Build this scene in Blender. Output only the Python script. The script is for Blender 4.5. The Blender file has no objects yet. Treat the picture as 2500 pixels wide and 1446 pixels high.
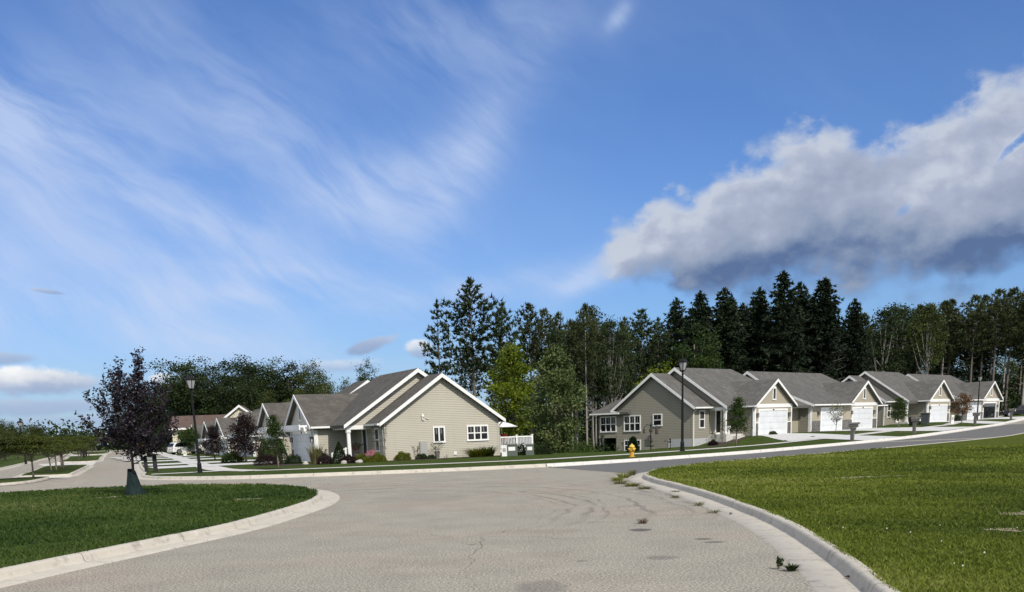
import bpy, bmesh, math, random
import numpy as np
from mathutils import Vector, Matrix
from mathutils.geometry import delaunay_2d_cdt
R = math.radians
scene = bpy.context.scene
COL = scene.collection
rng = np.random.default_rng(7)
random.seed(7)

# ------------------------------------------------------------------ helpers
def tag(o, label=None, cat=None, group=None, kind=None):
    if label: o['label'] = label
    if cat: o['category'] = cat
    if group: o['group'] = group
    if kind: o['kind'] = kind
    return o

def empty(name, loc=(0, 0, 0), rz=0, label=None, cat=None, group=None):
    o = bpy.data.objects.new(name, None); COL.objects.link(o)
    o.empty_display_size = .3
    o.location = loc; o.rotation_euler = (0, 0, rz)
    return tag(o, label, cat, group)

def kids(o): return [c for c in bpy.data.objects if c.parent == o]

def copy_tree(o, loc=None, rz=None, scale=None, parent=None):
    c = o.copy(); COL.objects.link(c)
    if parent is not None: c.parent = parent
    if loc is not None: c.location = loc
    if rz is not None: c.rotation_euler = (0, 0, rz)
    if scale is not None: c.scale = scale
    for ch in kids(o): copy_tree(ch, parent=c)
    return c

class MB:
    def __init__(s, M=None): s.v = []; s.f = []; s.M = M
    def add(s, vs, fs):
        b = len(s.v)
        for p in vs: s.v.append(s.M(p) if s.M else tuple(p))
        for f in fs: s.f.append([b + i for i in f])
    def box(s, x0, x1, y0, y1, z0, z1):
        s.add([(x0,y0,z0),(x1,y0,z0),(x1,y1,z0),(x0,y1,z0),(x0,y0,z1),(x1,y0,z1),(x1,y1,z1),(x0,y1,z1)],
              [(0,3,2,1),(4,5,6,7),(0,1,5,4),(1,2,6,5),(2,3,7,6),(3,0,4,7)])
    def prism(s, poly, fn, a, b):
        n = len(poly)
        s.add([fn(p, q, a) for p, q in poly] + [fn(p, q, b) for p, q in poly],
              [list(range(n)), list(range(2*n-1, n-1, -1))] + [(i, (i+1) % n, n+(i+1) % n, n+i) for i in range(n)])
    def tube(s, pts, rad, n=8, cap=True):
        pts = [Vector(p) for p in pts]; m = len(pts)
        if not hasattr(rad, '__len__'): rad = [rad]*m
        vs = []; ref = Vector((.31, .87, .12)).normalized()
        for i, p in enumerate(pts):
            t = (pts[min(i+1, m-1)] - pts[max(i-1, 0)]).normalized()
            if abs(t.dot(ref)) > .95: ref = Vector((.9, -.2, .3)).normalized()
            a = t.cross(ref).normalized(); b = t.cross(a)
            for k in range(n):
                an = 2*math.pi*k/n
                vs.append(p + (a*math.cos(an) + b*math.sin(an))*rad[i])
        fs = [(i*n+k, i*n+(k+1) % n, (i+1)*n+(k+1) % n, (i+1)*n+k) for i in range(m-1) for k in range(n)]
        if cap: fs += [list(range(n-1, -1, -1)), [(m-1)*n+k for k in range(n)]]
        s.add(vs, fs)
    def lathe(s, prof, n=16, c=(0, 0, 0), squash=(1, 1)):
        m = len(prof); vs = []
        for r, z in prof:
            for k in range(n):
                an = 2*math.pi*k/n
                vs.append((c[0]+r*math.cos(an)*squash[0], c[1]+r*math.sin(an)*squash[1], c[2]+z))
        fs = [(i*n+k, i*n+(k+1) % n, (i+1)*n+(k+1) % n, (i+1)*n+k) for i in range(m-1) for k in range(n)]
        fs += [list(range(n-1, -1, -1)), [(m-1)*n+k for k in range(n)]]
        s.add(vs, fs)
    def build(s, name, mat, parent=None, smooth=False, bevel=0, fix=True):
        me = bpy.data.meshes.new(name); me.from_pydata([tuple(p) for p in s.v], [], s.f)
        me.materials.append(mat)
        if fix:
            bm = bmesh.new(); bm.from_mesh(me); bmesh.ops.recalc_face_normals(bm, faces=bm.faces); bm.to_mesh(me); bm.free()
        if smooth:
            me.polygons.foreach_set('use_smooth', [True]*len(me.polygons))
        o = bpy.data.objects.new(name, me); COL.objects.link(o)
        if parent is not None: o.parent = parent
        if bevel:
            md = o.modifiers.new('bevel', 'BEVEL'); md.width = bevel; md.segments = 2; md.limit_method = 'ANGLE'
        return o

class Pieces(MB):
    """like MB, but every box or prism becomes an object of its own"""
    def __init__(s, M=None): super().__init__(M); s.parts = []
    def add(s, vs, fs): s.parts.append(([s.M(p) if s.M else tuple(p) for p in vs], fs)); s.v = s.parts
    def build(s, name, mat, parent=None, smooth=False, bevel=0, fix=True):
        for vs, fs in s.parts:
            m = MB(); m.add(vs, fs); o = m.build(name, mat, parent, smooth, bevel)
        return o

def np_mesh(name, V, F, mat, parent=None, tint=None, smooth=False, col=None):
    """V (n,3), F (m,3) or (m,4)"""
    V = np.asarray(V, np.float32); F = np.asarray(F, np.int32)
    me = bpy.data.meshes.new(name); k = F.shape[1]
    me.vertices.add(len(V)); me.vertices.foreach_set('co', V.ravel())
    me.loops.add(F.size); me.loops.foreach_set('vertex_index', F.ravel())
    me.polygons.add(len(F)); me.polygons.foreach_set('loop_start', np.arange(0, F.size, k, dtype=np.int32))
    me.polygons.foreach_set('loop_total', np.full(len(F), k, np.int32))
    if smooth: me.polygons.foreach_set('use_smooth', np.ones(len(F), bool))
    me.update(calc_edges=True)
    if tint is not None:
        a = me.attributes.new('tint', 'FLOAT', 'POINT'); a.data.foreach_set('value', np.asarray(tint, np.float32))
    me.materials.append(mat)
    o = bpy.data.objects.new(name, me); COL.objects.link(o)
    if parent is not None: o.parent = parent
    return o

# ------------------------------------------------------------------ materials
class G:
    """small node-graph helper"""
    def __init__(s, nt): s.nt = nt; s.N = nt.nodes; s.L = nt.links
    def n(s, t, **kw):
        nd = s.N.new(t)
        for k, v in kw.items(): setattr(nd, k, v)
        return nd
    def set(s, sock, v):
        if isinstance(v, bpy.types.NodeSocket): s.L.new(v, sock)
        else: sock.default_value = v
    def m(s, op, a, b=0., c=0., clamp=False):
        nd = s.n('ShaderNodeMath', operation=op, use_clamp=clamp)
        s.set(nd.inputs[0], a); s.set(nd.inputs[1], b); s.set(nd.inputs[2], c)
        return nd.outputs[0]
    def mix(s, f, a, b, bt='MIX'):
        nd = s.n('ShaderNodeMix', data_type='RGBA', blend_type=bt)
        s.set(nd.inputs[0], f)
        for sk, v in ((nd.inputs[6], a), (nd.inputs[7], b)):
            s.set(sk, v if isinstance(v, bpy.types.NodeSocket) else (*v[:3], 1))
        return nd.outputs[2]
    def noise(s, vec, scale, detail=4, rough=.55, dist=0., dim='3D'):
        nd = s.n('ShaderNodeTexNoise', noise_dimensions=dim)
        if vec is not None: s.L.new(vec, nd.inputs['Vector'])
        nd.inputs['Scale'].default_value = scale; nd.inputs['Detail'].default_value = detail
        nd.inputs['Roughness'].default_value = rough; nd.inputs['Distortion'].default_value = dist
        return nd.outputs['Fac']
    def vor(s, vec, scale, feature='F1', out='Distance'):
        nd = s.n('ShaderNodeTexVoronoi', feature=feature)
        s.L.new(vec, nd.inputs['Vector']); nd.inputs['Scale'].default_value = scale
        return nd.outputs[out]
    def ss(s, x, a, b):
        nd = s.n('ShaderNodeMapRange', interpolation_type='SMOOTHSTEP')
        s.set(nd.inputs[0], x); nd.inputs[1].default_value = a; nd.inputs[2].default_value = b
        return nd.outputs[0]
    def ramp(s, x, stops):
        nd = s.n('ShaderNodeValToRGB'); s.L.new(x, nd.inputs[0]); cr = nd.color_ramp
        while len(cr.elements) < len(stops): cr.elements.new(.5)
        for e, (p, c) in zip(cr.elements, stops): e.position = p; e.color = (*c, 1)
        return nd.outputs[0]
    def vec(s, x, y, z):
        nd = s.n('ShaderNodeCombineXYZ')
        for i, v in enumerate((x, y, z)): s.set(nd.inputs[i], v)
        return nd.outputs[0]
    def sep(s, v):
        nd = s.n('ShaderNodeSeparateXYZ'); s.L.new(v, nd.inputs[0]); return nd.outputs
    def world(s): return s.n('ShaderNodeNewGeometry').outputs['Position']
    def obj(s): return s.n('ShaderNodeTexCoord').outputs['Object']
    def attr(s, name): return s.n('ShaderNodeAttribute', attribute_name=name).outputs['Fac']
    def bump(s, h, strength=.5, dist=.02):
        nd = s.n('ShaderNodeBump'); s.L.new(h, nd.inputs['Height'])
        nd.inputs['Strength'].default_value = strength; nd.inputs['Distance'].default_value = dist
        return nd.outputs[0]

MATS = {}
def mat(name, col=(.5, .5, .5), rough=.7, fn=None, metal=0., spec=.3):
    m = bpy.data.materials.new(name); m.use_nodes = True
    g = G(m.node_tree); bs = g.N['Principled BSDF']
    bs.inputs['Base Color'].default_value = (*col, 1); bs.inputs['Roughness'].default_value = rough
    bs.inputs['Metallic'].default_value = metal; bs.inputs['Specular IOR Level'].default_value = spec
    if fn:
        r = fn(g)
        if isinstance(r, dict):
            for k, v in r.items(): g.set(bs.inputs[k], v)
        else: g.L.new(r, bs.inputs['Base Color'])
    MATS[name] = m; return m

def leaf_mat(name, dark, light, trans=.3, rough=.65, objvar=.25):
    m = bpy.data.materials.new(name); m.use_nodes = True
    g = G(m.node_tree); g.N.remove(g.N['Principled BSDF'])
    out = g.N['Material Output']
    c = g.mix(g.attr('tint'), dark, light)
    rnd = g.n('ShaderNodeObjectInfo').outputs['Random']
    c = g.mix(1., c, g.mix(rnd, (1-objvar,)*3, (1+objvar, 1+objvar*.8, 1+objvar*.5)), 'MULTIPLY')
    p = g.n('ShaderNodeBsdfPrincipled'); g.L.new(c, p.inputs['Base Color'])
    p.inputs['Roughness'].default_value = rough; p.inputs['Specular IOR Level'].default_value = .25
    t = g.n('ShaderNodeBsdfTranslucent'); g.L.new(g.mix(1., c, (1.3, 1.35, .7), 'MULTIPLY'), t.inputs[0])
    mx = g.n('ShaderNodeMixShader'); mx.inputs[0].default_value = trans
    g.L.new(p.outputs[0], mx.inputs[1]); g.L.new(t.outputs[0], mx.inputs[2]); g.L.new(mx.outputs[0], out.inputs[0])
    MATS[name] = m; return m

def blade_mat(name, stops):
    leaf_mat(name, (1, 1, 1), (1, 1, 1), .35, objvar=0); m = MATS[name]; g = G(m.node_tree)
    c = g.ramp(g.attr('tint'), stops)
    for nd in m.node_tree.nodes:
        if nd.type == 'BSDF_PRINCIPLED': g.L.new(c, nd.inputs['Base Color'])
        if nd.type == 'BSDF_TRANSLUCENT': g.L.new(c, nd.inputs[0])

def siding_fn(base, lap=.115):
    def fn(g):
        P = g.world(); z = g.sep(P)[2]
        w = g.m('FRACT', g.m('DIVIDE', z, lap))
        lap_shade = g.ss(w, .02, .34)                   # shadow line painted into the colour at the lower edge of each lap
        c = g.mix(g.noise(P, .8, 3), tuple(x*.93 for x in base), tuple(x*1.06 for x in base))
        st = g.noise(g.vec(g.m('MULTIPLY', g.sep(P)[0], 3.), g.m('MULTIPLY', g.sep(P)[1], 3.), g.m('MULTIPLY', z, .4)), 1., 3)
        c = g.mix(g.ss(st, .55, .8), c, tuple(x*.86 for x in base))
        c = g.mix(lap_shade, tuple(x*.58 for x in base), c)
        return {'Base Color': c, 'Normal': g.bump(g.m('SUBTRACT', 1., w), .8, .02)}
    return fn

def shingle_fn(a, b):
    def fn(g):
        P = g.world()
        s = g.sep(P)
        q = g.vec(g.m('FLOOR', g.m('MULTIPLY', g.m('ADD', s[0], g.m('MULTIPLY', s[1], .6)), 3.2)), g.m('FLOOR', g.m('MULTIPLY', s[2], 9.)), g.m('FLOOR', g.m('MULTIPLY', g.m('SUBTRACT', s[1], g.m('MULTIPLY', s[0], .6)), 2.6)))
        tab = g.n('ShaderNodeTexWhiteNoise'); g.L.new(q, tab.inputs['Vector'])
        c = g.mix(tab.outputs['Value'], a, b)
        c = g.mix(g.ss(g.noise(P, 1.4, 5, .65), .35, .7), c, tuple(x*.8 for x in a))
        c = g.mix(g.m('MULTIPLY', g.noise(P, 40, 2), .5), c, tuple(x*1.15 for x in b))
        return {'Base Color': c, 'Normal': g.bump(tab.outputs['Value'], .5, .02)}
    return fn

def white_fn(g):
    P = g.world()
    return g.mix(g.ss(g.noise(P, 2.5, 4), .45, .8), (.80, .80, .78), (.70, .70, .68))
W = mat('white_trim', rough=.45, fn=white_fn, spec=.4)
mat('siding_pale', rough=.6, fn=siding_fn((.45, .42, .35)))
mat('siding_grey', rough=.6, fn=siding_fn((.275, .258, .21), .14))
mat('stucco_tan', rough=.85, fn=lambda g: {'Base Color': g.mix(g.noise(g.world(), 9, 5), (.32, .285, .22), (.385, .345, .27)), 'Normal': g.bump(g.noise(g.world(), 60, 3), .3, .01)})
mat('stucco_pale', rough=.85, fn=lambda g: {'Base Color': g.mix(g.noise(g.world(), 9, 5), (.50, .48, .42), (.56, .54, .48)), 'Normal': g.bump(g.noise(g.world(), 60, 3), .3, .01)})
mat('shingles', rough=.9, fn=shingle_fn((.066, .061, .053), (.118, .108, .095)))
mat('shingles_grey', rough=.9, fn=shingle_fn((.078, .075, .069), (.135, .129, .12)))
mat('shingles_brown', rough=.9, fn=shingle_fn((.085, .058, .048), (.13, .088, .074)))
mat('gutter_grey', (.34, .34, .32), .4, spec=.5)
mat('glass_dark', rough=.06, fn=lambda g: g.mix(g.ss(g.noise(g.world(), 3.5, 2), .45, .7), (.006, .007, .008), (.03, .03, .032)), spec=.6)
mat('curtain', rough=.8, fn=lambda g: g.mix(g.noise(g.world(), 20, 2), (.12, .12, .12), (.22, .22, .21)))
mat('foundation', rough=.9, fn=lambda g: g.mix(g.noise(g.world(), 4, 6, .6), (.36, .37, .38), (.48, .49, .50)))
def stone_fn(g):
    P = g.world()
    v = g.n('ShaderNodeTexVoronoi'); g.L.new(P, v.inputs['Vector']); v.inputs['Scale'].default_value = 6.
    e = g.vor(P, 6., 'DISTANCE_TO_EDGE')
    c = g.mix(g.sep(v.outputs['Color'])[0], (.09, .085, .085), (.20, .19, .18))
    return {'Base Color': g.mix(g.ss(e, .02, .07), (.13, .125, .12), c), 'Normal': g.bump(g.ss(e, 0, .12), .6, .03)}
mat('stone_veneer', rough=.9, fn=stone_fn)
mat('door_white', rough=.4, fn=lambda g: g.mix(g.ss(g.noise(g.world(), 1.5, 4), .4, .75), (.66, .68, .70), (.60, .62, .64)), spec=.4)
mat('black_metal', rough=.55, fn=lambda g: g.mix(g.noise(g.obj(), 6, 4), (.004, .004, .0045), (.009, .009, .01)), spec=.25)
mat('lamp_glass', (.34, .35, .36), .35, spec=.5)
mat('bark_grey', rough=.95, fn=lambda g: {'Base Color': g.mix(g.noise(g.obj(), 9, 6, .65), (.075, .066, .058), (.20, .18, .16)), 'Normal': g.bump(g.noise(g.obj(), 22, 4), .6, .03)})
mat('bark_pale', rough=.95, fn=lambda g: g.mix(g.noise(g.obj(), 7, 6, .65), (.20, .185, .165), (.36, .34, .31)))
mat('bark_dark', rough=.95, fn=lambda g: g.mix(g.noise(g.obj(), 14, 6, .65), (.035, .028, .024), (.10, .085, .072)))
mat('bark_young', rough=.9, fn=lambda g: g.mix(g.noise(g.obj(), 14, 5, .65), (.13, .105, .085), (.24, .205, .17)))

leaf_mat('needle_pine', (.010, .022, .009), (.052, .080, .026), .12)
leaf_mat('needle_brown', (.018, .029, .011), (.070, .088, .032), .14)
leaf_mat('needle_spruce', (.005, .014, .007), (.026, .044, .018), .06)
leaf_mat('leaf_hard', (.007, .016, .005), (.036, .058, .014), .15)
leaf_mat('leaf_olive', (.022, .038, .009), (.085, .105, .022), .25)
leaf_mat('leaf_bright', (.045, .08, .008), (.21, .26, .02), .35)
leaf_mat('leaf_pale', (.032, .058, .014), (.17, .21, .08), .25)
leaf_mat('leaf_plum', (.008, .006, .010), (.032, .024, .036), .1, rough=.5)
leaf_mat('leaf_purple', (.006, .003, .004), (.03, .014, .014), .12)
leaf_mat('leaf_street', (.014, .03, .006), (.05, .085, .016), .3)
leaf_mat('leaf_brown', (.06, .03, .012), (.16, .085, .035), .25)
leaf_mat('leaf_locust', (.028, .042, .007), (.085, .105, .018), .3)
leaf_mat('leaf_gold', (.05, .07, .006), (.20, .22, .02), .3)
leaf_mat('leaf_yew', (.008, .02, .005), (.028, .05, .01), .12)
leaf_mat('leaf_dry', (.10, .10, .045), (.24, .23, .11), .3)
leaf_mat('petal_red', (.12, .01, .015), (.4, .03, .05), .25)
leaf_mat('petal_pink', (.35, .10, .16), (.6, .3, .36), .25)
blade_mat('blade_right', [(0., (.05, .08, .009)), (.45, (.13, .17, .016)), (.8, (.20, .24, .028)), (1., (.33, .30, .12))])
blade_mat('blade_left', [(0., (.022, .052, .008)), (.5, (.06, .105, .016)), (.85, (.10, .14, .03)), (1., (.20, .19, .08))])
leaf_mat('clover', (.7, .7, .66), (.8, .8, .78), .2, objvar=0)
# ------------------------------------------------------------------ terrain height (the street's own level; lawns stand 13 cm above it)
OL = np.array([-7.73, 68.87]); OR = np.array([16.55, 92.0])
dL = np.array([-.4226, .9063]); bL = np.array([.9063, .4226])
dR = np.array([.6820, .7314]); bR = np.array([-.7314, .6820])
LAWN = .13
def sstep(x): x = np.clip(x, 0, 1); return x*x*(3-2*x)
def hgt(x, y):
    x = np.asarray(x, float); y = np.asarray(y, float)
    u = (x-OR[0])*dR[0] + (y-OR[1])*dR[1]; v = (x-OR[0])*bR[0] + (y-OR[1])*bR[1]
    road = np.interp(y, [62, 74, 84, 100, 120, 150, 260], [0, .03, .18, .38, .48, .6, 1.0]) * sstep((x-8)/14)
    yard = np.interp(u, [-26, -12, -2, 1, 5, 13, 28, 38, 43, 60, 90], [0, -.32, -.42, -.28, .34, .42, .44, .5, .72, .8, 1.1])
    back = np.interp(u, [-26, -10, -2, 6, 14, 40, 90], [0, -.45, -.75, -.65, -.1, .3, .6])
    w1 = sstep((v+14)/8.5); w2 = sstep((v-1.5)/6)
    g = yard*(1-w2) + back*w2
    far = 1-sstep((y-150)/120)
    h = road*(1-w1) + g*w1
    h = np.where(x < 8, h*sstep((x+4)/9), h)
    return h*np.where(x < 30, far, 1)
def hz(x, y): return float(hgt(x, y))

def inside(P, poly):
    x, y = P[:, 0], P[:, 1]; r = np.zeros(len(P), bool); n = len(poly)
    for i in range(n):
        (x1, y1), (x2, y2) = poly[i], poly[(i+1) % n]
        if y1 == y2: continue
        c = ((y1 > y) != (y2 > y)) & (x < (x2-x1)*(y-y1)/(y2-y1)+x1)
        r ^= c
    return r

def spline(pts, step=.6, closed=False):
    P = [np.array(p, float) for p in pts]; out = []; n = len(P)
    for i in range(n if closed else n-1):
        if closed: p0, p1, p2, p3 = P[i-1], P[i], P[(i+1) % n], P[(i+2) % n]
        else: p0, p1, p2, p3 = P[max(i-1, 0)], P[i], P[i+1], P[min(i+2, n-1)]
        k = max(1, int(np.linalg.norm(p2-p1)/step))
        for j in range(k):
            t = j/k
            out.append(.5*((2*p1)+(-p0+p2)*t+(2*p0-5*p1+4*p2-p3)*t*t+(-p0+3*p1-3*p2+p3)*t**3))
    if not closed: out.append(P[-1])
    return np.array(out)

def sheet(name, poly, mat_, z=0., step=4., kind='structure', rel=True, thick=0):
    poly = [tuple(map(float, p)) for p in poly]
    b = []
    for i, p in enumerate(poly):                     # subdivide long edges
        q = poly[(i+1) % len(poly)]; L = math.dist(p, q); k = max(1, int(L/step))
        for j in range(k): b.append((p[0]+(q[0]-p[0])*j/k, p[1]+(q[1]-p[1])*j/k))
    A = np.array(b); x0, y0 = A.min(0); x1, y1 = A.max(0)
    gx, gy = np.meshgrid(np.arange(x0, x1, step)+step*.37, np.arange(y0, y1, step)+step*.29)
    Q = np.c_[gx.ravel(), gy.ravel()]; Q = Q[inside(Q, b)]
    vs = [Vector(p) for p in b] + [Vector(q) for q in Q]
    n = len(b)
    V, E, F, *_ = delaunay_2d_cdt(vs, [(i, (i+1) % n) for i in range(n)], [], 1, 1e-4)
    V = np.array([tuple(v) for v in V]); Z = hgt(V[:, 0], V[:, 1])+z if rel else np.full(len(V), z)
    F = np.array([f for f in F if len(f) == 3], np.int32)
    a = V[F[:, 1]]-V[F[:, 0]]; c = V[F[:, 2]]-V[F[:, 0]]
    fl = a[:, 0]*c[:, 1]-a[:, 1]*c[:, 0] < 0; F[fl] = F[fl][:, ::-1]
    o = np_mesh(name, np.c_[V, Z], F, mat_, smooth=True)
    tag(o, kind=kind); return o

def strip(name, line, w0, w1, mat_, z, step=.8, parent=None, kind='structure'):
    """a ribbon along a line between two side offsets"""
    L = spline(line, step); T = np.gradient(L, axis=0); T /= np.linalg.norm(T, axis=1)[:, None]
    N = np.c_[T[:, 1], -T[:, 0]]
    A = L+N*w0; B = L+N*w1; V = []
    for P in (A, B): V.append(np.c_[P, hgt(P[:, 0], P[:, 1])+z])
    n = len(L); F = np.array([(i, i+1, n+i+1, n+i) for i in range(n-1)])
    if w1 > w0: F = F[:, ::-1]
    o = np_mesh(name, np.vstack(V), F, mat_, smooth=True); tag(o, kind=kind); return o

def kerb(name, line, side, mat_, closed=False, step=.5, gutter=.55):
    """concrete kerb and gutter: line is the back of the kerb, side=+1 puts the road to the right of the line's direction"""
    L = spline(line, step, closed)
    T = (np.roll(L, -1, 0)-np.roll(L, 1, 0)) if closed else np.gradient(L, axis=0)
    T /= np.linalg.norm(T, axis=1)[:, None]; N = np.c_[T[:, 1], -T[:, 0]]*side
    prof = [(-.03, .02), (-.012, .135), (.015, .150), (.12, .150), (.155, .136), (.175, .10), (.195, .035), (.215, .016), (.26, .010), (.17+gutter-.03, .020), (.17+gutter, -.02)]
    n = len(L); m = len(prof); V = []; jit = rng.normal(0, .004, (n, 1))
    for o_, z in prof:
        P = L+N*(o_+jit*(0 < o_ < .2)); V.append(np.c_[P, hgt(P[:, 0], P[:, 1])+z])
    V = np.vstack(V); F = []
    for j in range(m-1):
        for i in range(n if closed else n-1):
            i2 = (i+1) % n; F.append((j*n+i, j*n+i2, (j+1)*n+i2, (j+1)*n+i))
    F = np.array(F)
    if side < 0: F = F[:, ::-1]
    F = F[:, ::-1]
    ln = np.r_[0, np.cumsum(np.linalg.norm(np.diff(L, axis=0), axis=1))]
    o = np_mesh(name, V, F, mat_, tint=np.tile(ln, m)); tag(o, kind='structure'); return o

# ------------------------------------------------------------------ ground materials
def asphalt_old(g):
    P = g.world(); s = g.sep(P)
    big = g.noise(P, .12, 4, .6); mid = g.noise(P, .9, 5, .6)
    ag = g.noise(P, 30, 3, .8); sp = g.vor(P, 24.)
    c = g.mix(big, (.30, .284, .243), (.37, .350, .302))
    c = g.mix(g.ss(mid, .35, .75), c, (.285, .27, .235))
    c = g.mix(g.ss(ag, .38, .64), g.mix(1., c, (.46, .45, .43), 'MULTIPLY'), g.mix(1., c, (1.48, 1.46, 1.42), 'MULTIPLY'))
    c = g.mix(g.ss(sp, .0, .12), (.56, .52, .45), c)
    # pink cast of the stone near the right-hand gutter
    c = g.mix(g.m('MULTIPLY', g.ss(g.noise(P, .25, 2), .45, .7), .5), c, g.mix(1., c, (1.1, .97, .94), 'MULTIPLY'))
    # curved scrub marks left by turning tyres
    dx = g.m('SUBTRACT', s[0], -3.4); dy = g.m('SUBTRACT', s[1], 25.)
    r = g.m('SQRT', g.m('ADD', g.m('MULTIPLY', dx, dx), g.m('MULTIPLY', g.m('MULTIPLY', dy, dy), .35)))
    rr = g.m('ADD', r, g.m('MULTIPLY', g.noise(P, .35, 2), 1.2))
    ring = g.noise(g.vec(g.m('MULTIPLY', rr, 4.2), 3., 0.), 1., 3, .7)
    msk = g.m('MULTIPLY', g.m('MULTIPLY', g.ss(r, 3., 5.), g.ss(r, 11., 8.)), g.ss(s[1], 18., 24.))
    msk = g.m('MULTIPLY', msk, g.ss(g.noise(P, .5, 3), .28, .55))
    c = g.mix(g.m('MULTIPLY', g.m('MULTIPLY', g.ss(ring, .50, .62), msk), .62), c, (.13, .122, .112))
    # worn track along the boulevard
    tk = g.noise(g.vec(g.m('MULTIPLY', g.m('ADD', s[0], g.m('MULTIPLY', s[1], .36)), .9), g.m('MULTIPLY', s[1], .03), 0.), 1., 3)
    c = g.mix(g.m('MULTIPLY', g.ss(tk, .5, .72), .35), c, g.mix(1., c, (1.16, 1.15, 1.13), 'MULTIPLY'))
    # oil stains and small patches
    for (x, y, rx, ry, st) in ((2.42, 18.6, .22, .28, .85), (3.2, 16.75, .16, .16, .7), (3.28, 16.25, .2, .13, .7), (2.2, 14.55, .24, .26, .4), (.40, 12.2, .34, .6, .34), (.9, 19.0, .5, .4, .16), (1.05, 14.5, .10, .08, .5), (-2.4, 30.0, 1.5, 2.6, .12), (2.9, 24.2, .4, .35, .2), (-.6, 17.2, .09, .06, .6), (1.6, 20.5, .5, .25, .15)):
        ex = g.m('DIVIDE', g.m('SUBTRACT', s[0], x), rx); ey = g.m('DIVIDE', g.m('SUBTRACT', s[1], y), ry)
        d = g.m('ADD', g.m('SQRT', g.m('ADD', g.m('MULTIPLY', ex, ex), g.m('MULTIPLY', ey, ey))), g.m('MULTIPLY', g.noise(P, 5., 4), .8))
        c = g.mix(g.m('MULTIPLY', g.ss(d, 1.55, 1.05), st), c, (.075, .072, .066))
    # hairline cracks
    w = g.n('ShaderNodeVectorMath', operation='ADD'); g.L.new(P, w.inputs[0])
    nv = g.n('ShaderNodeTexNoise'); g.L.new(P, nv.inputs['Vector']); nv.inputs['Scale'].default_value = .8; g.L.new(nv.outputs['Color'], w.inputs[1])
    e = g.vor(w.outputs[0], .16, 'DISTANCE_TO_EDGE')
    c = g.mix(g.m('MULTIPLY', g.m('MULTIPLY', g.ss(e, .0030, .0006), .7), g.ss(g.noise(P, .1, 2), .46, .58)), c, (.10, .094, .085))
    return {'Base Color': c, 'Normal': g.bump(ag, .5, .010)}
mat('asphalt_old', rough=.93, fn=asphalt_old, spec=.2)
def asphalt_new(g):
    P = g.world()
    c = g.mix(g.noise(P, .15, 4), (.125, .125, .12), (.16, .158, .152))
    c = g.mix(g.ss(g.noise(P, 30, 3, .8), .4, .65), g.mix(1., c, (.8, .8, .8), 'MULTIPLY'), g.mix(1., c, (1.15, 1.15, 1.15), 'MULTIPLY'))
    c = g.mix(g.m('MULTIPLY', g.ss(g.noise(P, 1.2, 4), .55, .75), .4), c, (.105, .105, .102))
    return {'Base Color': c, 'Normal': g.bump(g.noise(P, 38, 3, .8), .5, .01)}
mat('asphalt_new', rough=.9, fn=asphalt_new, spec=.25)
def conc(a, b, joint=None, warm=0):
    def fn(g):
        P = g.world()
        c = g.mix(g.noise(P, .7, 6, .62), a, b)
        c = g.mix(g.ss(g.noise(P, 3.2, 6, .7), .50, .74), c, tuple(x*.60 for x in a))
        c = g.mix(g.m('MULTIPLY', g.ss(g.noise(P, 17, 5, .75), .60, .70), .55), c, (.16, .145, .12))
        c = g.mix(g.m('MULTIPLY', g.ss(g.noise(P, 55, 3, .8), .4, .7), .35), c, tuple(min(.8, x*1.2) for x in b))
        if joint:
            t = g.attr('tint'); k = g.m('ABSOLUTE', g.m('SUBTRACT', g.m('FRACT', g.m('DIVIDE', g.m('ADD', t, 1.1), joint)), .5))
            j = g.m('ADD', k, g.m('MULTIPLY', g.m('SUBTRACT', g.noise(P, 6, 3), .5), .006))
            c = g.mix(g.ss(j, .008/joint*2, .0), c, (.07, .065, .06))
            z = g.sep(P)[2]
            ch = g.m('MULTIPLY', g.ss(g.noise(P, 4.5, 5, .7), .60, .70), .8)
            c = g.mix(ch, c, (.58, .55, .50))
        return {'Base Color': c, 'Normal': g.bump(g.noise(P, 40, 5, .75), .45, .012)}
    return fn
mat('concrete_old', rough=.9, fn=conc((.39, .36, .305), (.55, .51, .44), 3.05), spec=.25)
mat('concrete_new', rough=.88, fn=conc((.52, .50, .465), (.60, .58, .545), 3.05), spec=.25)
mat('concrete_walk', rough=.88, fn=conc((.48, .465, .43), (.58, .565, .53)), spec=.25)
mat('concrete_drive', rough=.88, fn=conc((.50, .495, .48), (.60, .595, .58)), spec=.25)
def grass_fn(a, b, dry):
    def fn(g):
        P = g.world()
        c = g.mix(g.noise(P, .35, 5, .6), a, b)
        c = g.mix(g.ss(g.noise(P, 3.5, 6, .7), .42, .68), c, tuple(x*.62 for x in a))
        c = g.mix(g.m('MULTIPLY', g.ss(g.noise(P, .16, 3), .5, .72), .5), c, dry)
        c = g.mix(g.ss(g.noise(P, 45, 3, .8), .42, .62), g.mix(1., c, (.55, .55, .55), 'MULTIPLY'), g.mix(1., c, (1.25, 1.25, 1.15), 'MULTIPLY'))
        return {'Base Color': c, 'Normal': g.bump(g.noise(P, 30, 5, .8), 1., .06)}
    return fn
mat('grass_right', rough=.95, fn=grass_fn((.085, .115, .011), (.135, .165, .018), (.15, .155, .035)), spec=.1)
mat('grass_left', rough=.95, fn=grass_fn((.034, .068, .010), (.066, .108, .018), (.085, .10, .032)), spec=.1)
mat('grass_far', rough=.95, fn=grass_fn((.052, .085, .013), (.088, .125, .024), (.105, .12, .036)), spec=.1)
mat('soil', rough=.95, fn=lambda g: g.mix(g.noise(g.world(), 3, 6, .7), (.03, .023, .017), (.075, .058, .042)))
mat('sand_patch', rough=.95, fn=lambda g: g.mix(g.noise(g.world(), 9, 6, .7), (.17, .145, .09), (.32, .28, .19)))

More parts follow.
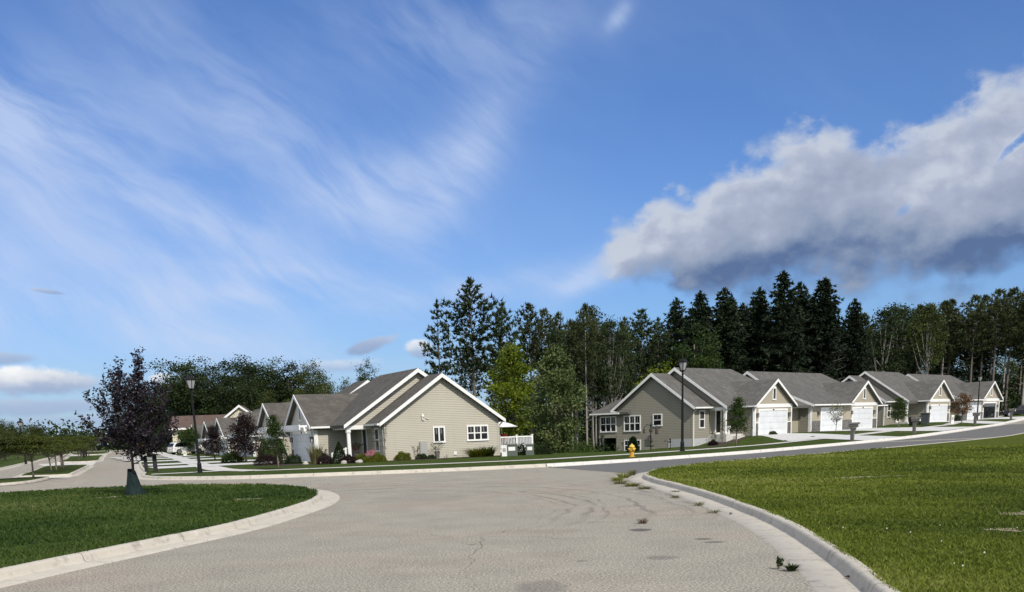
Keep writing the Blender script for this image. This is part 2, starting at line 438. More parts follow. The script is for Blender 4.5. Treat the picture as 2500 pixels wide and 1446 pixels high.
# ------------------------------------------------------------------ ground, roads, lawns
far = [(-3000, -400), (3000, -400), (3000, 4000), (-3000, 4000)]
sheet('ground', far, MATS['grass_far'], -1.6, 400, rel=False)
sheet('road', [(-130, -6), (70, -6), (130, 100), (130, 190), (-60, 300), (-130, 300)], MATS['asphalt_old'], 0, 3.)

ISL = [(-8.6, -5), (-8.4, 6), (-7.9, 12), (-7.4, 15), (-7.0, 16.8), (-6.5, 18.9), (-5.9, 21.7), (-5.58, 25.4), (-5.5, 29.1), (-5.95, 32.8), (-7.1, 36.4), (-9.0, 39.4), (-11.8, 41.8), (-14.7, 42.7), (-17.5, 42.2), (-20.5, 40.8), (-26, 37.5), (-36, 31), (-60, 18)]
isl = spline(ISL)
sheet('lawn_island', list(map(tuple, isl))+[(-60, -5)], MATS['grass_left'], LAWN, 1.2)
kerb('kerb_island', ISL, 1, MATS['concrete_old'])

RIN = [(2.4, -5), (2.9, 3), (3.4, 7), (3.9, 10.1), (4.2, 11.9), (4.5, 14), (4.9, 17.5), (5.1, 21.3), (5.2, 25.8), (5.1, 30.2), (4.95, 34.3), (5.2, 37.6), (6.3, 41.2), (8.8, 45.0), (12.6, 49.0), (18.3, 54.4), (25.5, 62), (34, 71.5), (45, 87), (58, 108), (74, 134), (95, 168)]
rin = spline(RIN)
sheet('lawn_right', list(map(tuple, rin))+[(180, 160), (180, -5)], MATS['grass_right'], LAWN, 1.5)
kerb('kerb_right', RIN, -1, MATS['concrete_old'])

# far side: along the boulevard, round the corner, then along the side street
FAR_L = [(-110, 312), (-87, 248), (-69.5, 199), (-42.1, 121.5), (-27.7, 80.4), (-22.5, 66), (-20.6, 60.2), (-19.2, 56.2), (-17, 53.0), (-14, 50.9), (-11.3, 50.1), (-6, 50.0), (-2, 50.4), (2.0, 51.3)]
FAR_R = [(2.0, 51.3), (5, 53.1), (8.5, 55.8), (13.4, 60.3), (19, 66.6), (25.2, 73.9), (33.2, 83.2), (47, 103), (60, 124), (76, 150), (95, 181)]
fl_ = spline(FAR_L, 1.); fr_ = spline(FAR_R, 1.)
sheet('lawn_far', list(map(tuple, fl_))+list(map(tuple, fr_[1:]))+[(300, 420), (100, 520), (-110, 520)], MATS['grass_far'], LAWN, 3.)
kerb('kerb_boulevard', FAR_L, 1, MATS['concrete_old'], gutter=.5)
kerb('kerb_street', FAR_R, 1, MATS['concrete_new'], gutter=.45)
far_edge = spline([(2.1, 50.4), (5.4, 52.5), (13.9, 59.8), (25.8, 73.4), (33.9, 82.7), (47.8, 102.5), (61, 123.5), (77, 149.5), (96, 180)], 1.)
near_edge = spline([(5.2, 39.6), (6.0, 42.2), (8.3, 45.6), (12.1, 49.6), (17.8, 55), (25, 62.6), (33.4, 72), (44.4, 87.5), (57.4, 108.5), (73.4, 134.5), (94, 169)], 1.)
sheet('side_street', list(map(tuple, far_edge))+list(map(tuple, near_edge[::-1])), MATS['asphalt_new'], .004, 2.)

# boulevard medians and the lawn beyond the second carriageway
M1 = [(-26.6, 60.9), (-25.2, 57), (-24.6, 53.5), (-25.5, 51.3), (-28, 51.2), (-30, 53.5), (-29.9, 57.5), (-28.7, 60.3)]
M2 = [(-27.0, 64.5), (-27.9, 67.5), (-32.6, 81), (-36.6, 92.2), (-38.0, 94.0), (-40.0, 93.6), (-40.2, 92), (-35.6, 80), (-30.4, 66), (-29.0, 64.4)]
M3 = [(-44.6, 114.8), (-54.5, 142), (-64.6, 169.5), (-66.5, 171.6), (-69.5, 171.4), (-69.6, 169), (-58.8, 142), (-49.4, 116.5), (-47.5, 114.6)]
M4 = [(-74.6, 196), (-97, 258), (-106, 262), (-106, 258), (-80, 197)]
for mpoly in (M1, M2, M3, M4):
    c = spline(mpoly, .8, True)
    sheet('median_lawn', list(map(tuple, c)), MATS['grass_far'], LAWN, 1.5)
    kerb('kerb_median', mpoly[::-1], -1, MATS['concrete_old'], True, .6, .4)
for poly in ([(-30.5, 61.3), (-25.6, 61.6), (-26.3, 64.0), (-31.5, 64.1)], [(-41.2, 94.8), (-37.3, 95.2), (-44.0, 113.6), (-50.5, 113.8)], [(-70.8, 172.4), (-65.2, 172.6), (-73.3, 195), (-80.5, 195.4)]):
    sheet('crossing', poly, MATS['concrete_walk'], .006, 3.)
LL = [(-36.5, 52), (-36.3, 58), (-37.2, 68), (-43.6, 90), (-54.3, 119), (-63.6, 144), (-86, 206), (-108, 268)]
ll = spline(LL, 1.)
sheet('lawn_left', list(map(tuple, ll))+[(-700, 420), (-700, 40), (-60, 40), (-40, 47)], MATS['grass_far'], LAWN, 8.)
kerb('kerb_left', LL, 1, MATS['concrete_old'], gutter=.4)

# sidewalks and driveways, laid on the lawns
def LF(u, v): p = OL+u*dL+v*bL; return (float(p[0]), float(p[1]))
def RF(u, v): p = OR+u*dR+v*bR; return (float(p[0]), float(p[1]))
walkR = [(-13.6, 57.4), (-7.5, 57.7), (-3, 57.9), (2.1, 58.9), (4.6, 60.6), (7.6, 63.0), (11.6, 66.8), (15.7, 71.0), (24.0, 80.9), (31.5, 90.2), (44.6, 108.6), (57.4, 128.6), (73.4, 154.4)]
strip('sidewalk', walkR, -.6, .6, MATS['concrete_walk'], LAWN+.012)
walkL = [(-13.6, 57.4), (-16.2, 61), (-18.3, 66), (-23.2, 79.5), (-31, 101.5), (-43.3, 136), (-65, 197), (-88, 262)]
strip('sidewalk', walkL, -.75, .75, MATS['concrete_walk'], LAWN+.016)
strip('sidewalk', [(-15.2, 60.2), (-17.5, 58.3), (-19.4, 57.6)], -.6, .6, MATS['concrete_walk'], LAWN+.02)
def drive(F, u0, u1, v0, v1, spread=.4):
    sheet('driveway', [F(u0, v0), F(u1, v0), F(u1+spread, v1), F(u0-spread, v1)], MATS['concrete_drive'], LAWN+.026, 1.2)
drive(LF, 6.9, 12.2, -3.02, -13.6); drive(LF, 17.6, 22.6, -3.02, -12.9)
for u in (33.5, 48, 60, 72): drive(LF, u, u+5, -3.02, -11.0-(72-u)*.03)
# right-hand driveways run from the garage doors to the side street
def quad_drive(a, b, c, d): sheet('driveway', [a, b, c, d], MATS['concrete_drive'], LAWN+.022, 1.0)
quad_drive(RF(5.9, -3.05), RF(11.7, -3.05), (30.0, 79.3), (25.6, 74.2))
quad_drive(RF(17.2, -3.05), RF(30.4, -3.05), (44.6, 99.3), (37.6, 89.6))
quad_drive(RF(46.3, -2.6), RF(51.6, -2.6), (56.3, 117.8), (52.0, 111.0))
quad_drive(RF(57.5, -2.6), RF(69.5, -2.6), (71, 141.6), (63, 128.6))
# bare soil of the planting beds, sandy spots in the lawns
def blob(cx, cy, rx, ry, rot=0, n=26, wob=.18):
    o = []; ph = random.random()*6
    for k in range(n):
        a = 2*math.pi*k/n; r = 1+wob*math.sin(3*a+ph)+wob*.6*math.sin(7*a+2*ph)
        x, y = rx*r*math.cos(a), ry*r*math.sin(a)
        o.append((cx+x*math.cos(rot)-y*math.sin(rot), cy+x*math.sin(rot)+y*math.cos(rot)))
    return o
sheet('planting_bed', blob(-10.6, 66.6, 4.2, 1.0, .2), MATS['soil'], LAWN+.008, .8)
sheet('planting_bed', blob(-4.2, 68.6, 4.4, .8, .43), MATS['soil'], LAWN+.010, .8)
sheet('planting_bed', blob(-14.4, 67.6, 1.5, 1.0, .2), MATS['soil'], LAWN+.012, .8)
sheet('planting_bed', blob(19.6, 92.2, 3.6, .9, .75), MATS['soil'], LAWN+.008, .8)
for (x, y, a, b, r) in ((-12.55, 34.7, 1.2, .5, .2), (10.4, 30.2, 1.3, .35, .1), (9.0, 17.6, .42, .5, .4), (9.5, 17.9, .32, .25, .4), (7.4, 15.3, .2, .26, .3), (-7.6, 30.5, .4, .5, .3)):
    sheet('bare_patch', blob(x, y, a, b, r, 34, .3), MATS['sand_patch'], LAWN+.006, .4)

# ------------------------------------------------------------------ grass blades on the two near lawns (ground cover, nobody could count it)
def blades(name, poly, m, n, near, farr, hgt_mm=(.025, .06), seed=1):
    r = np.random.default_rng(seed)
    A = np.array(poly); x0, y0 = A.min(0); x1, y1 = A.max(0)
    rr = near*(farr/near)**r.random(n*4); th = R(-27)+R(55)*r.random(n*4)
    P = np.c_[rr*np.sin(th), rr*np.cos(th)]
    P = P[inside(P, poly)]
    keep = r.random(len(P)) < .35+.65*np.clip((np.sin(P[:, 0]*2.1+np.sin(P[:, 1]*1.3)*2)+np.sin(P[:, 1]*2.7+P[:, 0])+1.6)/3., 0, 1)
    P = P[keep]
    for (x, y, a, b) in ((9.0, 17.6, .5, .55), (9.5, 17.9, .4, .3), (10.4, 30.2, 1.3, .4), (-12.55, 34.7, 1.2, .55), (7.4, 15.3, .35, .4), (-7.6, 30.5, .6, .7)):
        e = ((P[:, 0]-x)/a)**2+((P[:, 1]-y)/b)**2; P = P[(e > .75+.6*r.random(len(P))) | (r.random(len(P)) < .38)]
    P = P[:n]; k = len(P); d = np.linalg.norm(P, axis=1)
    h = r.uniform(*hgt_mm, k)*(.75+.5*(.5+.5*np.sin(P[:, 0]*3.1+2*np.sin(P[:, 1]*1.9))))*np.clip(1+.012*(d-12), .9, 1.3)
    w = .0022+.00042*d*r.uniform(.6, 1.3, k)
    a = r.random(k)*2*np.pi; lean = r.uniform(.3, 1.5, k)*h; la = r.random(k)*2*np.pi
    z = hgt(P[:, 0], P[:, 1])+LAWN-.008
    base = np.c_[P, z]; side = np.c_[np.cos(a), np.sin(a), np.zeros(k)]*w[:, None]
    mid = base+np.c_[np.cos(la)*lean*.35, np.sin(la)*lean*.35, h*.6]; tip = base+np.c_[np.cos(la)*lean, np.sin(la)*lean, h]
    V = np.stack([base-side, base+side, mid+side*.7, mid-side*.7, tip], 1).reshape(-1, 3)
    i = np.arange(k)*5
    F = np.vstack([np.c_[i, i+1, i+2], np.c_[i, i+2, i+3], np.c_[i+3, i+2, i+4]])
    cl = .5+.5*np.sin(P[:, 0]*.9+2*np.sin(P[:, 1]*.45))*np.sin(P[:, 1]*.6+P[:, 0]*.3)
    c2 = .5+.5*np.sin(P[:, 0]*.31+1.7*np.sin(P[:, 1]*.17+1))*np.sin(P[:, 1]*.23+.4)
    t = np.clip(r.normal(.02, .15, k)+.36*cl+.48*c2, 0, .86); dry = r.random(k) < .015+.08*c2*cl; t = np.where(dry, r.uniform(.88, 1, k), t)
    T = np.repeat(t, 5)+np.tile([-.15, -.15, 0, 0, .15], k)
    o = np_mesh(name, V, F, m, tint=np.clip(T, 0, 1)); tag(o, kind='stuff'); return o
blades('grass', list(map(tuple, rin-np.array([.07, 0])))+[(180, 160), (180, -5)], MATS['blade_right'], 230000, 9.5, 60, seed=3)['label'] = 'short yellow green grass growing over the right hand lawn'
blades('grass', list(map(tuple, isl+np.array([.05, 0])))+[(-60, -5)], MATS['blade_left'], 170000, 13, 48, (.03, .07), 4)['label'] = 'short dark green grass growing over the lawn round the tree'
# clover heads in the right lawn
r_ = np.random.default_rng(9); k = 26
P = np.c_[r_.uniform(5.0, 7.6, k), r_.uniform(10.5, 16, k)]; P = P[P[:, 0] > 4.9]
cv = MB()
for x, y in P:
    z = hz(x, y)+LAWN+r_.uniform(.05, .09); q = r_.uniform(.008, .013)
    cv.lathe([(q*.3, -q), (q, -q*.3), (q*.9, q*.5), (q*.2, q)], 6, (x, y, z))
tag(cv.build('clover_flowers', MATS['clover']), 'tiny white clover heads scattered in the right hand lawn', kind='stuff')
# ------------------------------------------------------------------ houses
# house space: u runs along the street away from the gable end, v runs from the street front to the back, z up from the floor
def house_frame(sx): return lambda p: (sx*p[1], p[0], p[2])      # (u, v, z) -> object space
class House:
    def __init__(s, name, loc, th, sx, label, group, sid, roofm, tan):
        s.root = empty(name, loc, -R(th), label, 'house', group); s.M = house_frame(sx)
        s.sid, s.rm, s.tan = MATS[sid], MATS[roofm], MATS[tan]; s.sx = sx
        s.wall, s.stucco, s.trim, s.gut = (Pieces(s.M) for _ in range(4))
    def mb(s): return MB(s.M)
    def put(s, mb, name, m, parent=None, bevel=0): return mb.build(name, MATS[m] if isinstance(m, str) else m, parent or s.root, bevel=bevel)
    # prisms: cross-section in (v, z) swept along u, or in (u, z) swept along v
    def pu(s, mb, poly, u0, u1): mb.prism(poly, lambda p, q, a: (a, p, q), u0, u1)
    def pv(s, mb, poly, v0, v1): mb.prism(poly, lambda p, q, a: (p, a, q), v0, v1)
    def roof_u(s, u0, u1, vc, zr, hf, hb, p, hip=0, t=.2, rake=(True, True), mb=None):
        """gable roof with its ridge along u; hf/hb half-widths towards street/back; hip>0 hips the far end"""
        mb = mb or s.mb(); e0 = zr-p*hf; e1 = zr-p*hb
        ur = u1-hip
        top = [(u0, vc, zr), (ur, vc, zr), (u0, vc-hf, e0), (u1, vc-hf, e0), (u0, vc+hb, e1), (u1, vc+hb, e1)]
        bot = [(a, b, c-t) for a, b, c in top]
        F = [(0, 2, 3, 1), (0, 1, 5, 4), (6, 7, 9, 8), (6, 10, 11, 7), (2, 8, 9, 3), (4, 5, 11, 10), (0, 6, 8, 2), (0, 4, 10, 6)]
        if hip: F += [(1, 3, 5), (7, 11, 9), (3, 9, 11, 5)]
        else: F += [(1, 3, 9, 7), (1, 7, 11, 5)]
        mb.add(top+bot, F)
        for k, (uu, on) in enumerate(((u0, rake[0]), (u1, rake[1] and not hip))):
            if not on: continue
            a, b = (uu-.05, uu-.003) if k == 0 else (uu+.003, uu+.05)
            for sg, hw in ((-1, hf), (1, hb)):
                z1 = zr-p*hw
                s.pu(s.trim, [(vc, zr-.01), (vc+sg*hw, z1-.01), (vc+sg*hw, z1-.24), (vc, zr-.27)], a, b)
        return mb
    def roof_v(s, uc, hw, zr, p, v0, vr, ve, t=.2, mb=None):
        """gable facing the street: ridge along v from v0 (front) back to vr, eaves only back to ve"""
        mb = mb or s.mb(); e = zr-p*hw
        top = [(uc, v0, zr), (uc, vr, zr), (uc-hw, v0, e), (uc-hw, ve, e), (uc+hw, v0, e), (uc+hw, ve, e)]
        bot = [(a, b, c-t) for a, b, c in top]
        mb.add(top+bot, [(0, 1, 3, 2), (0, 4, 5, 1), (6, 8, 9, 7), (6, 7, 11, 10), (2, 3, 9, 8), (4, 10, 11, 5), (0, 2, 8, 6), (0, 6, 10, 4), (1, 7, 9, 3), (1, 5, 11, 7)])
        for sg in (-1, 1):
            s.pv(s.trim, [(uc, zr-.01), (uc+sg*hw, e-.01), (uc+sg*hw, e-.2), (uc, zr-.24)], v0-.05, v0-.003)
        return mb
    def gutter_u(s, u0, u1, v, z, sg=-1):
        a, b = (v-.13, v-.004) if sg < 0 else (v+.004, v+.13)
        s.gut.box(u0, u1, a, b, z-.15, z-.02)
    def gutter_v(s, v0, v1, u, z, sg):
        a, b = (u-.13, u-.004) if sg < 0 else (u+.004, u+.13)
        s.gut.box(a, b, v0, v1, z-.15, z-.02)
    def downspout(s, pts, m='white_trim'):
        mb = s.mb(); mb.tube(pts, .045, 6); s.put(mb, 'downspout', m)
    def window(s, plane, c, a0, a1, z0, z1, nx, sashes=2, out=-1, curtain=True, arch=0):
        """plane 'u' (facing -u) or 'v' (facing -v); c the wall's coordinate"""
        f = s.mb(); g = s.mb(); k = Pieces(s.M)
        def bx(mb, p0, p1, q0, q1, d0, d1):
            if plane == 'u': mb.box(c+out*d1, c+out*d0, p0, p1, q0, q1) if out < 0 else mb.box(c+d0, c+d1, p0, p1, q0, q1)
            else: mb.box(p0, p1, c+out*d1, c+out*d0, q0, q1) if out < 0 else mb.box(p0, p1, c+d0, c+d1, q0, q1)
        w = .09
        bx(f, a0-w, a1+w, z1, z1+w, .002, .06); bx(f, a0-w-.02, a1+w+.02, z0-w-.02, z0, .002, .075)
        bx(f, a0-w, a0, z0, z1, .002, .06); bx(f, a1, a1+w, z0, z1, .002, .06)
        st = (a1-a0)/nx
        for i in range(1, nx): bx(f, a0+i*st-.045, a0+i*st+.045, z0, z1, .002, .05)
        zm = (z0+z1)/2
        if sashes == 2:
            for i in range(nx):
                l = a0+i*st+(.045 if i else 0); r = a0+(i+1)*st-(.045 if i < nx-1 else 0)
                bx(f, l, r, zm-.035, zm+.035, .002, .045)
        bx(g, a0, a1, z0, z1, .003, .018)
        if curtain:
            for i in range(nx):
                x = a0+(i+.5)*st; bx(k, x-.045, x+.03, zm+.06, z1-.05, .019, .024)
        if arch:
            fn = (lambda p, q, a: (a, p, q)) if plane == 'u' else (lambda p, q, a: (p, a, q))
            xm = (a0+a1)/2
            f.prism([(a0-w, z1+w), (a1+w, z1+w), (xm, z1+w+arch)], fn, c+out*.058, c+out*.004)
        o = s.put(f, 'window', 'white_trim')
        s.put(g, 'pane', 'glass_dark', o)
        if curtain and k.v: s.put(k, 'curtain', 'curtain', o)
        return o
    def door(s, v, u0, u1, z0, z1, storm=True):
        f = s.mb(); g = s.mb(); w = .1
        f.box(u0-w, u0, v-.06, v-.002, z0, z1+w); f.box(u1, u1+w, v-.06, v-.002, z0, z1+w); f.box(u0, u1, v-.06, v-.002, z1, z1+w)
        f.box(u0, u1, v-.05, v-.002, z0, z0+.14); f.box(u0, u0+.08, v-.05, v-.002, z0+.14, z1); f.box(u1-.08, u1, v-.05, v-.002, z0+.14, z1)
        o = s.put(f, 'front_door', 'white_trim')
        g.box(u0+.08, u1-.08, v-.03, v-.003, z0+.14, z1); s.put(g, 'pane', 'glass_dark', o)
        h = s.mb(); h.tube([(u1-.05, v-.09, z0+1.0), (u1-.05, v-.09, z0+1.14)], .018, 6); h.box(u1-.065, u1-.035, v-.09, v-.05, z0+1.05, z0+1.09); s.put(h, 'handle', 'black_metal', o)
    def garage_door(s, v, u0, u1, z0, z1, nump=4, open_=False):
        f = s.mb(); w = .17
        f.box(u0-w, u0, v-.07, v-.002, z0, z1+w); f.box(u1, u1+w, v-.07, v-.002, z0, z1+w); f.box(u0, u1, v-.07, v-.002, z1, z1+w)
        fr = s.put(f, 'garage_door_frame', 'white_trim')
        p = s.mb(); n = 4; hh = (z1-z0)/n
        if open_:
            p.box(u0, u1, v-.004, v-.003+.002, z0, z1); s.put(p, 'open_bay_shade', 'glass_dark', None); return  # thin dark panel stands in for the shade inside the open garage
        for i in range(n):
            p.box(u0+.004, u1-.004, v-.026, v-.003, z0+i*hh+.006, z0+(i+1)*hh-.006)
            m = max(2, int((u1-u0)/.62)); st = (u1-u0)/m
            for j in range(m):
                p.box(u0+j*st+.07, u0+(j+1)*st-.07, v-.037, v-.027, z0+i*hh+.08, z0+(i+1)*hh-.08)
        d = s.put(p, 'garage_door', 'door_white')
        h = s.mb(); h.box((u0+u1)/2-.1, (u0+u1)/2+.1, v-.06, v-.038, z0+.28, z0+.33); s.put(h, 'handle', 'gutter_grey', d)
        q = s.mb(); q.box((u0+u1)/2-.13, (u0+u1)/2+.13, v-.085, v-.072, z1+.03, z1+.14); s.put(q, 'number_plate', 'black_metal', fr)
    def sconce(s, v, u, z):
        b = s.mb(); b.box(u-.06, u+.06, v-.03, v-.002, z-.12, z+.12); b.box(u-.11, u+.11, v-.25, v-.03, z+.14, z+.19)
        b.box(u-.02, u+.02, v-.16, v-.03, z+.02, z+.05); b.box(u-.085, u+.085, v-.225, v-.055, z-.16, z-.13)
        for du in (-.08, .08):
            for dv in (-.22, -.06): b.box(u+du-.012, u+du+.012, v+dv-.012, v+dv+.012, z-.13, z+.14)
        o = s.put(b, 'wall_lantern', 'black_metal')
        g = s.mb(); g.box(u-.06, u+.06, v-.2, v-.08, z-.13, z+.13); s.put(g, 'lamp_glass', 'lamp_glass', o)
    def gable_front(s, uc, w2, hw, v, zr, p, zf, door, band, arch_win=True, pergola=False, nolamp=False, open_=False):
        """street-facing garage with its own gable: wall half-width w2, roof half-width hw"""
        zt = zr-p*w2-.2
        s.pv(s.wall, [(uc-w2, zf), (uc+w2, zf), (uc+w2, zt), (uc, zr-.2), (uc-w2, zt)], v+.02, .6)
        # stucco face, band, corner boards, stone
        s.pv(s.stucco, [(uc-w2+.16, 2.62), (uc+w2-.16, 2.62), (uc, zr-.24)], v-.012, v+.018)
        s.stucco.box(uc-w2+.2, uc+w2-.2, v-.012, v+.018, zf, 2.3)
        s.trim.box(uc-w2-.05, uc+w2+.05, v-.065, v+.018, 2.3, 2.62)
        for a in (uc-w2-.03, uc+w2-.17): s.trim.box(a, a+.2, v-.045, v+.016, zf, 2.3)
        s.trim.box(uc-w2-.05, uc-w2-.002, v+.02, v+.22, zf, 2.3)
        s.garage_door(v-.013, door[0], door[1], zf+.02, zf+.02+2.12, open_=open_)
        st = Pieces(s.M)
        for a, b in ((uc-w2+.18, door[0]-.18), (door[1]+.18, uc+w2-.18)):
            if b-a > .08:
                st.box(a, b, v-.07, v-.013, zf-.1, .95); s.trim.box(a-.01, b+.01, v-.09, v-.012, .952, 1.03)
        if st.v: s.put(st, 'stone_wainscot', 'stone_veneer')
        if not nolamp:
            for a in (door[0]-.42, door[1]+.42):
                if uc-w2+.25 < a < uc+w2-.25: s.sconce(v-.013, a, 1.62)
        if arch_win: s.window('v', v-.013, uc-.22, uc+.22, 3.05, 3.95, 1, 1, curtain=False, arch=.22)
        if pergola:
            b = s.mb(); a0, a1 = uc-w2-.1, uc+w2+.1
            b.box(a0, a1, v-.75, v-.63, 2.22, 2.48); b.box(a0-.1, a1+.1, v-1.1, v-1.0, 2.32, 2.66)
            k = 9
            for i in range(k):
                x = a0+.3+(a1-a0-.6)*i/(k-1); b.box(x-.035, x+.035, v-.995, v-.07, 2.49+.0, 2.62)
            for x in (uc-w2+.35, uc+w2-.35):
                b.box(x-.07, x+.07, v-.62, v-.07, 2.24, 2.36)
                b.tube([(x, v-.6, 2.24), (x, v-.38, 2.0), (x, v-.08, 1.72)], .05, 6)
            s.put(b, 'pergola', 'white_trim')
    def finish(s):
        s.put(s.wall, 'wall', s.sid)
        if s.stucco.v: s.put(s.stucco, 'stucco_wall', s.tan)
        s.put(s.trim, 'trim_board', 'white_trim')
        if s.gut.v: s.put(s.gut, 'gutter', 'white_trim')

def duplex(name, loc, th, sx, label, sid, roofm, tan, zb, ug, lay):
    h = House(name, loc, th, sx, label, 'duplex houses along the two streets', sid, roofm, tan)
    pA = .6755; pB = .657
    # wing A, the low gable end
    rA = h.roof_u(-.35, 2.75, 4.1, 5.6, 4.53, 4.5, pA, rake=(True, False)); h.put(rA, 'roof', h.rm)
    h.pu(h.wall, [(0, zb), (8.2, zb), (8.2, 2.64), (4.1, 5.39), (0, 2.64)], 0, 2.7)
    h.wall.box(-.02, .12, -.022, -.002, zb, 2.5); h.wall.box(-.022, -.002, -.02, .1, zb, 2.55); h.wall.box(-.022, -.002, 8.1, 8.22, zb, 2.55)
    h.gutter_u(-.33, 2.66, -.43, 2.54)
    h.downspout([(-.0+.12, -.42, 2.4), (.1, -.3, 2.25), (.1, -.07, 2.1), (.1, -.07, zb+.1)], 'gutter_grey' if sx > 0 else 'white_trim')
    h.downspout([(.08, 8.6, 2.4), (.04, 8.42, 2.25), (.04, 8.27, 2.1), (.04, 8.27, zb+.1)], 'gutter_grey')
    # main block B, taller, set forward over the porch
    rB = h.roof_u(2.35, lay['be'], 3.45, 6.09, 5.45, 5.5, pB, hip=5.1); h.put(rB, 'roof', h.rm)
    h.pu(h.wall, [(-1.6, 2.45), (8.4, 2.45), (8.4, 2.62), (3.45, 5.88), (-1.6, 2.53)], 2.7, 2.82)
    h.wall.box(2.82, lay['be']-.6, .004, 8.3, zb, 2.6)
    h.trim.box(2.66, 2.84, -1.75, -.003, 2.2, 2.448); h.trim.box(2.84, ug-.01, -1.73, -1.59, 2.2, 2.448)
    h.trim.box(2.84, ug-.01, -1.58, -.002, 2.452, 2.5)
    c = h.mb(); c.box(2.64, 2.86, -1.72, -1.50, .12, 2.19); c.box(2.60, 2.90, -1.76, -1.46, .12, .3); c.box(2.60, 2.90, -1.76, -1.46, 2.0, 2.17)
    h.put(c, 'porch_column', 'white_trim', bevel=.01)
    pf = Pieces(h.M); pf.box(2.5, ug-.02, -1.9, -.02, zb, .1); pf.box(3.6, 5.0, -2.3, -1.91, zb, -.06); h.put(pf, 'porch_slab', 'concrete_walk')
    h.door(-.001, 3.75, 4.65, .12, 2.15)
    h.window('v', 0, 1.15, 1.85, .8, 2.15, 1)
    # garage 1
    z1, p1, w2 = 4.8, .6, 3.4
    rG = h.roof_v(ug+w2, 3.8, z1, p1, -3.37, 1.85, -1.6); h.put(rG, 'roof', h.rm)
    h.gable_front(ug+w2, w2, 3.8, -3.0, z1, p1, zb+.0 if zb > -.5 else -.12, (ug+.75, ug+.75+5.0), True, pergola=lay.get('pergola'))
    h.gutter_v(-3.36, -1.75, ug-.4, 2.52, -1)
    h.downspout([(ug-.42, -3.2, 2.38), (ug-.2, -3.15, 2.2), (ug-.05, -2.92, 2.05), (ug-.05, -2.92, zb+.1)], 'white_trim')
    # second unit
    dz = lay.get('dz', 0); cu = lay['c']; ce = lay['ce']
    rC = h.roof_u(cu-.35, ce, 3.6, 5.97, 5.45, 5.45, pB, hip=5.2); h.put(rC, 'roof', h.rm)
    h.pu(h.wall, [(-1.3, 2.2), (8.5, 2.2), (8.5, 2.45), (3.6, 5.75), (-1.3, 2.45)], cu, cu+.12)
    h.wall.box(lay['be']-.598, ce-.6, .002, 8.28, zb, 2.4)
    h.gutter_u(12, ce-.2, -1.85, 2.39)
    g2 = lay['g2']; zg = 4.8+dz
    if lay.get('shed'):
        # lower front roof over the side garage, between the two units
        u0, u1 = cu-.3, g2-3.3
        m = h.mb(); prof = [(1.5, 4.53), (-3.6, 2.52), (-3.6, 2.34), (1.5, 4.33)]
        h.pu(m, prof, u0, u1); h.put(m, 'roof', h.rm)
        h.pu(h.trim, [(1.5, 4.52), (-3.6, 2.51), (-3.6, 2.28), (1.5, 4.27)], u0-.05, u0-.003)
        h.gutter_u(u0, u1-.3, -3.6, 2.52)
        h.pu(h.wall, [(-3.1, -.15), (2.0, -.15), (2.0, 4.5), (-3.1, 2.5)], cu+.01, cu+.4)
        h.wall.box(cu+.4, u1+.2, -3.09, .6, -.15, 2.5)
        h.trim.box(cu-.015, cu+.2, -3.14, -3.102, -.15, 2.45); h.trim.box(cu-.016, cu+.008, -3.1, -2.9, -.15, 2.45)
        h.stucco.box(cu+.22, u1+.1, -3.11, -3.092, -.15, 2.45)
        h.garage_door(-3.112, 18.0, 22.4, -.08, 2.04)
        st = Pieces(h.M); st.box(cu+.22, 17.8, -3.17, -3.113, -.2, .95); st.box(22.62, u1+.0, -3.17, -3.113, -.2, .95); h.put(st, 'stone_wainscot', 'stone_veneer')
        h.sconce(-3.112, 17.3, 1.62)
        h.downspout([(cu+.1, -3.68, 2.38), (cu+.1, -3.4, 2.2), (cu+.1, -3.2, 2.05), (cu+.1, -3.2, 0)], 'white_trim')
        # tan entry wall between the first garage and the second unit
        h.stucco.box(ug+6.82, cu-.02, -1.9, -1.7, -.15, 2.45)
        h.trim.box(ug+6.82, cu-.02, -2.9, -2.72, 2.2, 2.42)
        m = h.mb(); h.pu(m, [(-3.2, 2.44), (1.0, 4.1), (1.0, 3.9), (-3.2, 2.26)], ug+6.9, cu-.36); h.put(m, 'roof', h.rm)
    rG = h.roof_v(g2, lay.get('hw', 3.75), zg, .6, -3.37, 1.95, -1.6); h.put(rG, 'roof', h.rm)
    zf2 = -.12
    h.gable_front(g2, lay.get('hw', 3.75)-.35, lay.get('hw', 3.75), -3.0, zg, .6, zf2, (g2-2.6, g2+2.0), True, pergola=lay.get('pergola'), open_=lay.get('open', False))
    h.gutter_v(-3.36, -1.75, g2-lay.get('hw', 3.75), zg-.6*lay.get('hw', 3.75), -1)
    return h

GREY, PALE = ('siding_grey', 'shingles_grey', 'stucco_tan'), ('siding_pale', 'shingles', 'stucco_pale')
LAYL = dict(be=15.6, c=14.3, ce=22.6, g2=20.0, hw=3.55, dz=-.22, pergola=True)
LAYR = dict(be=17.2, c=15.75, ce=36.6, g2=27.8, shed=True)

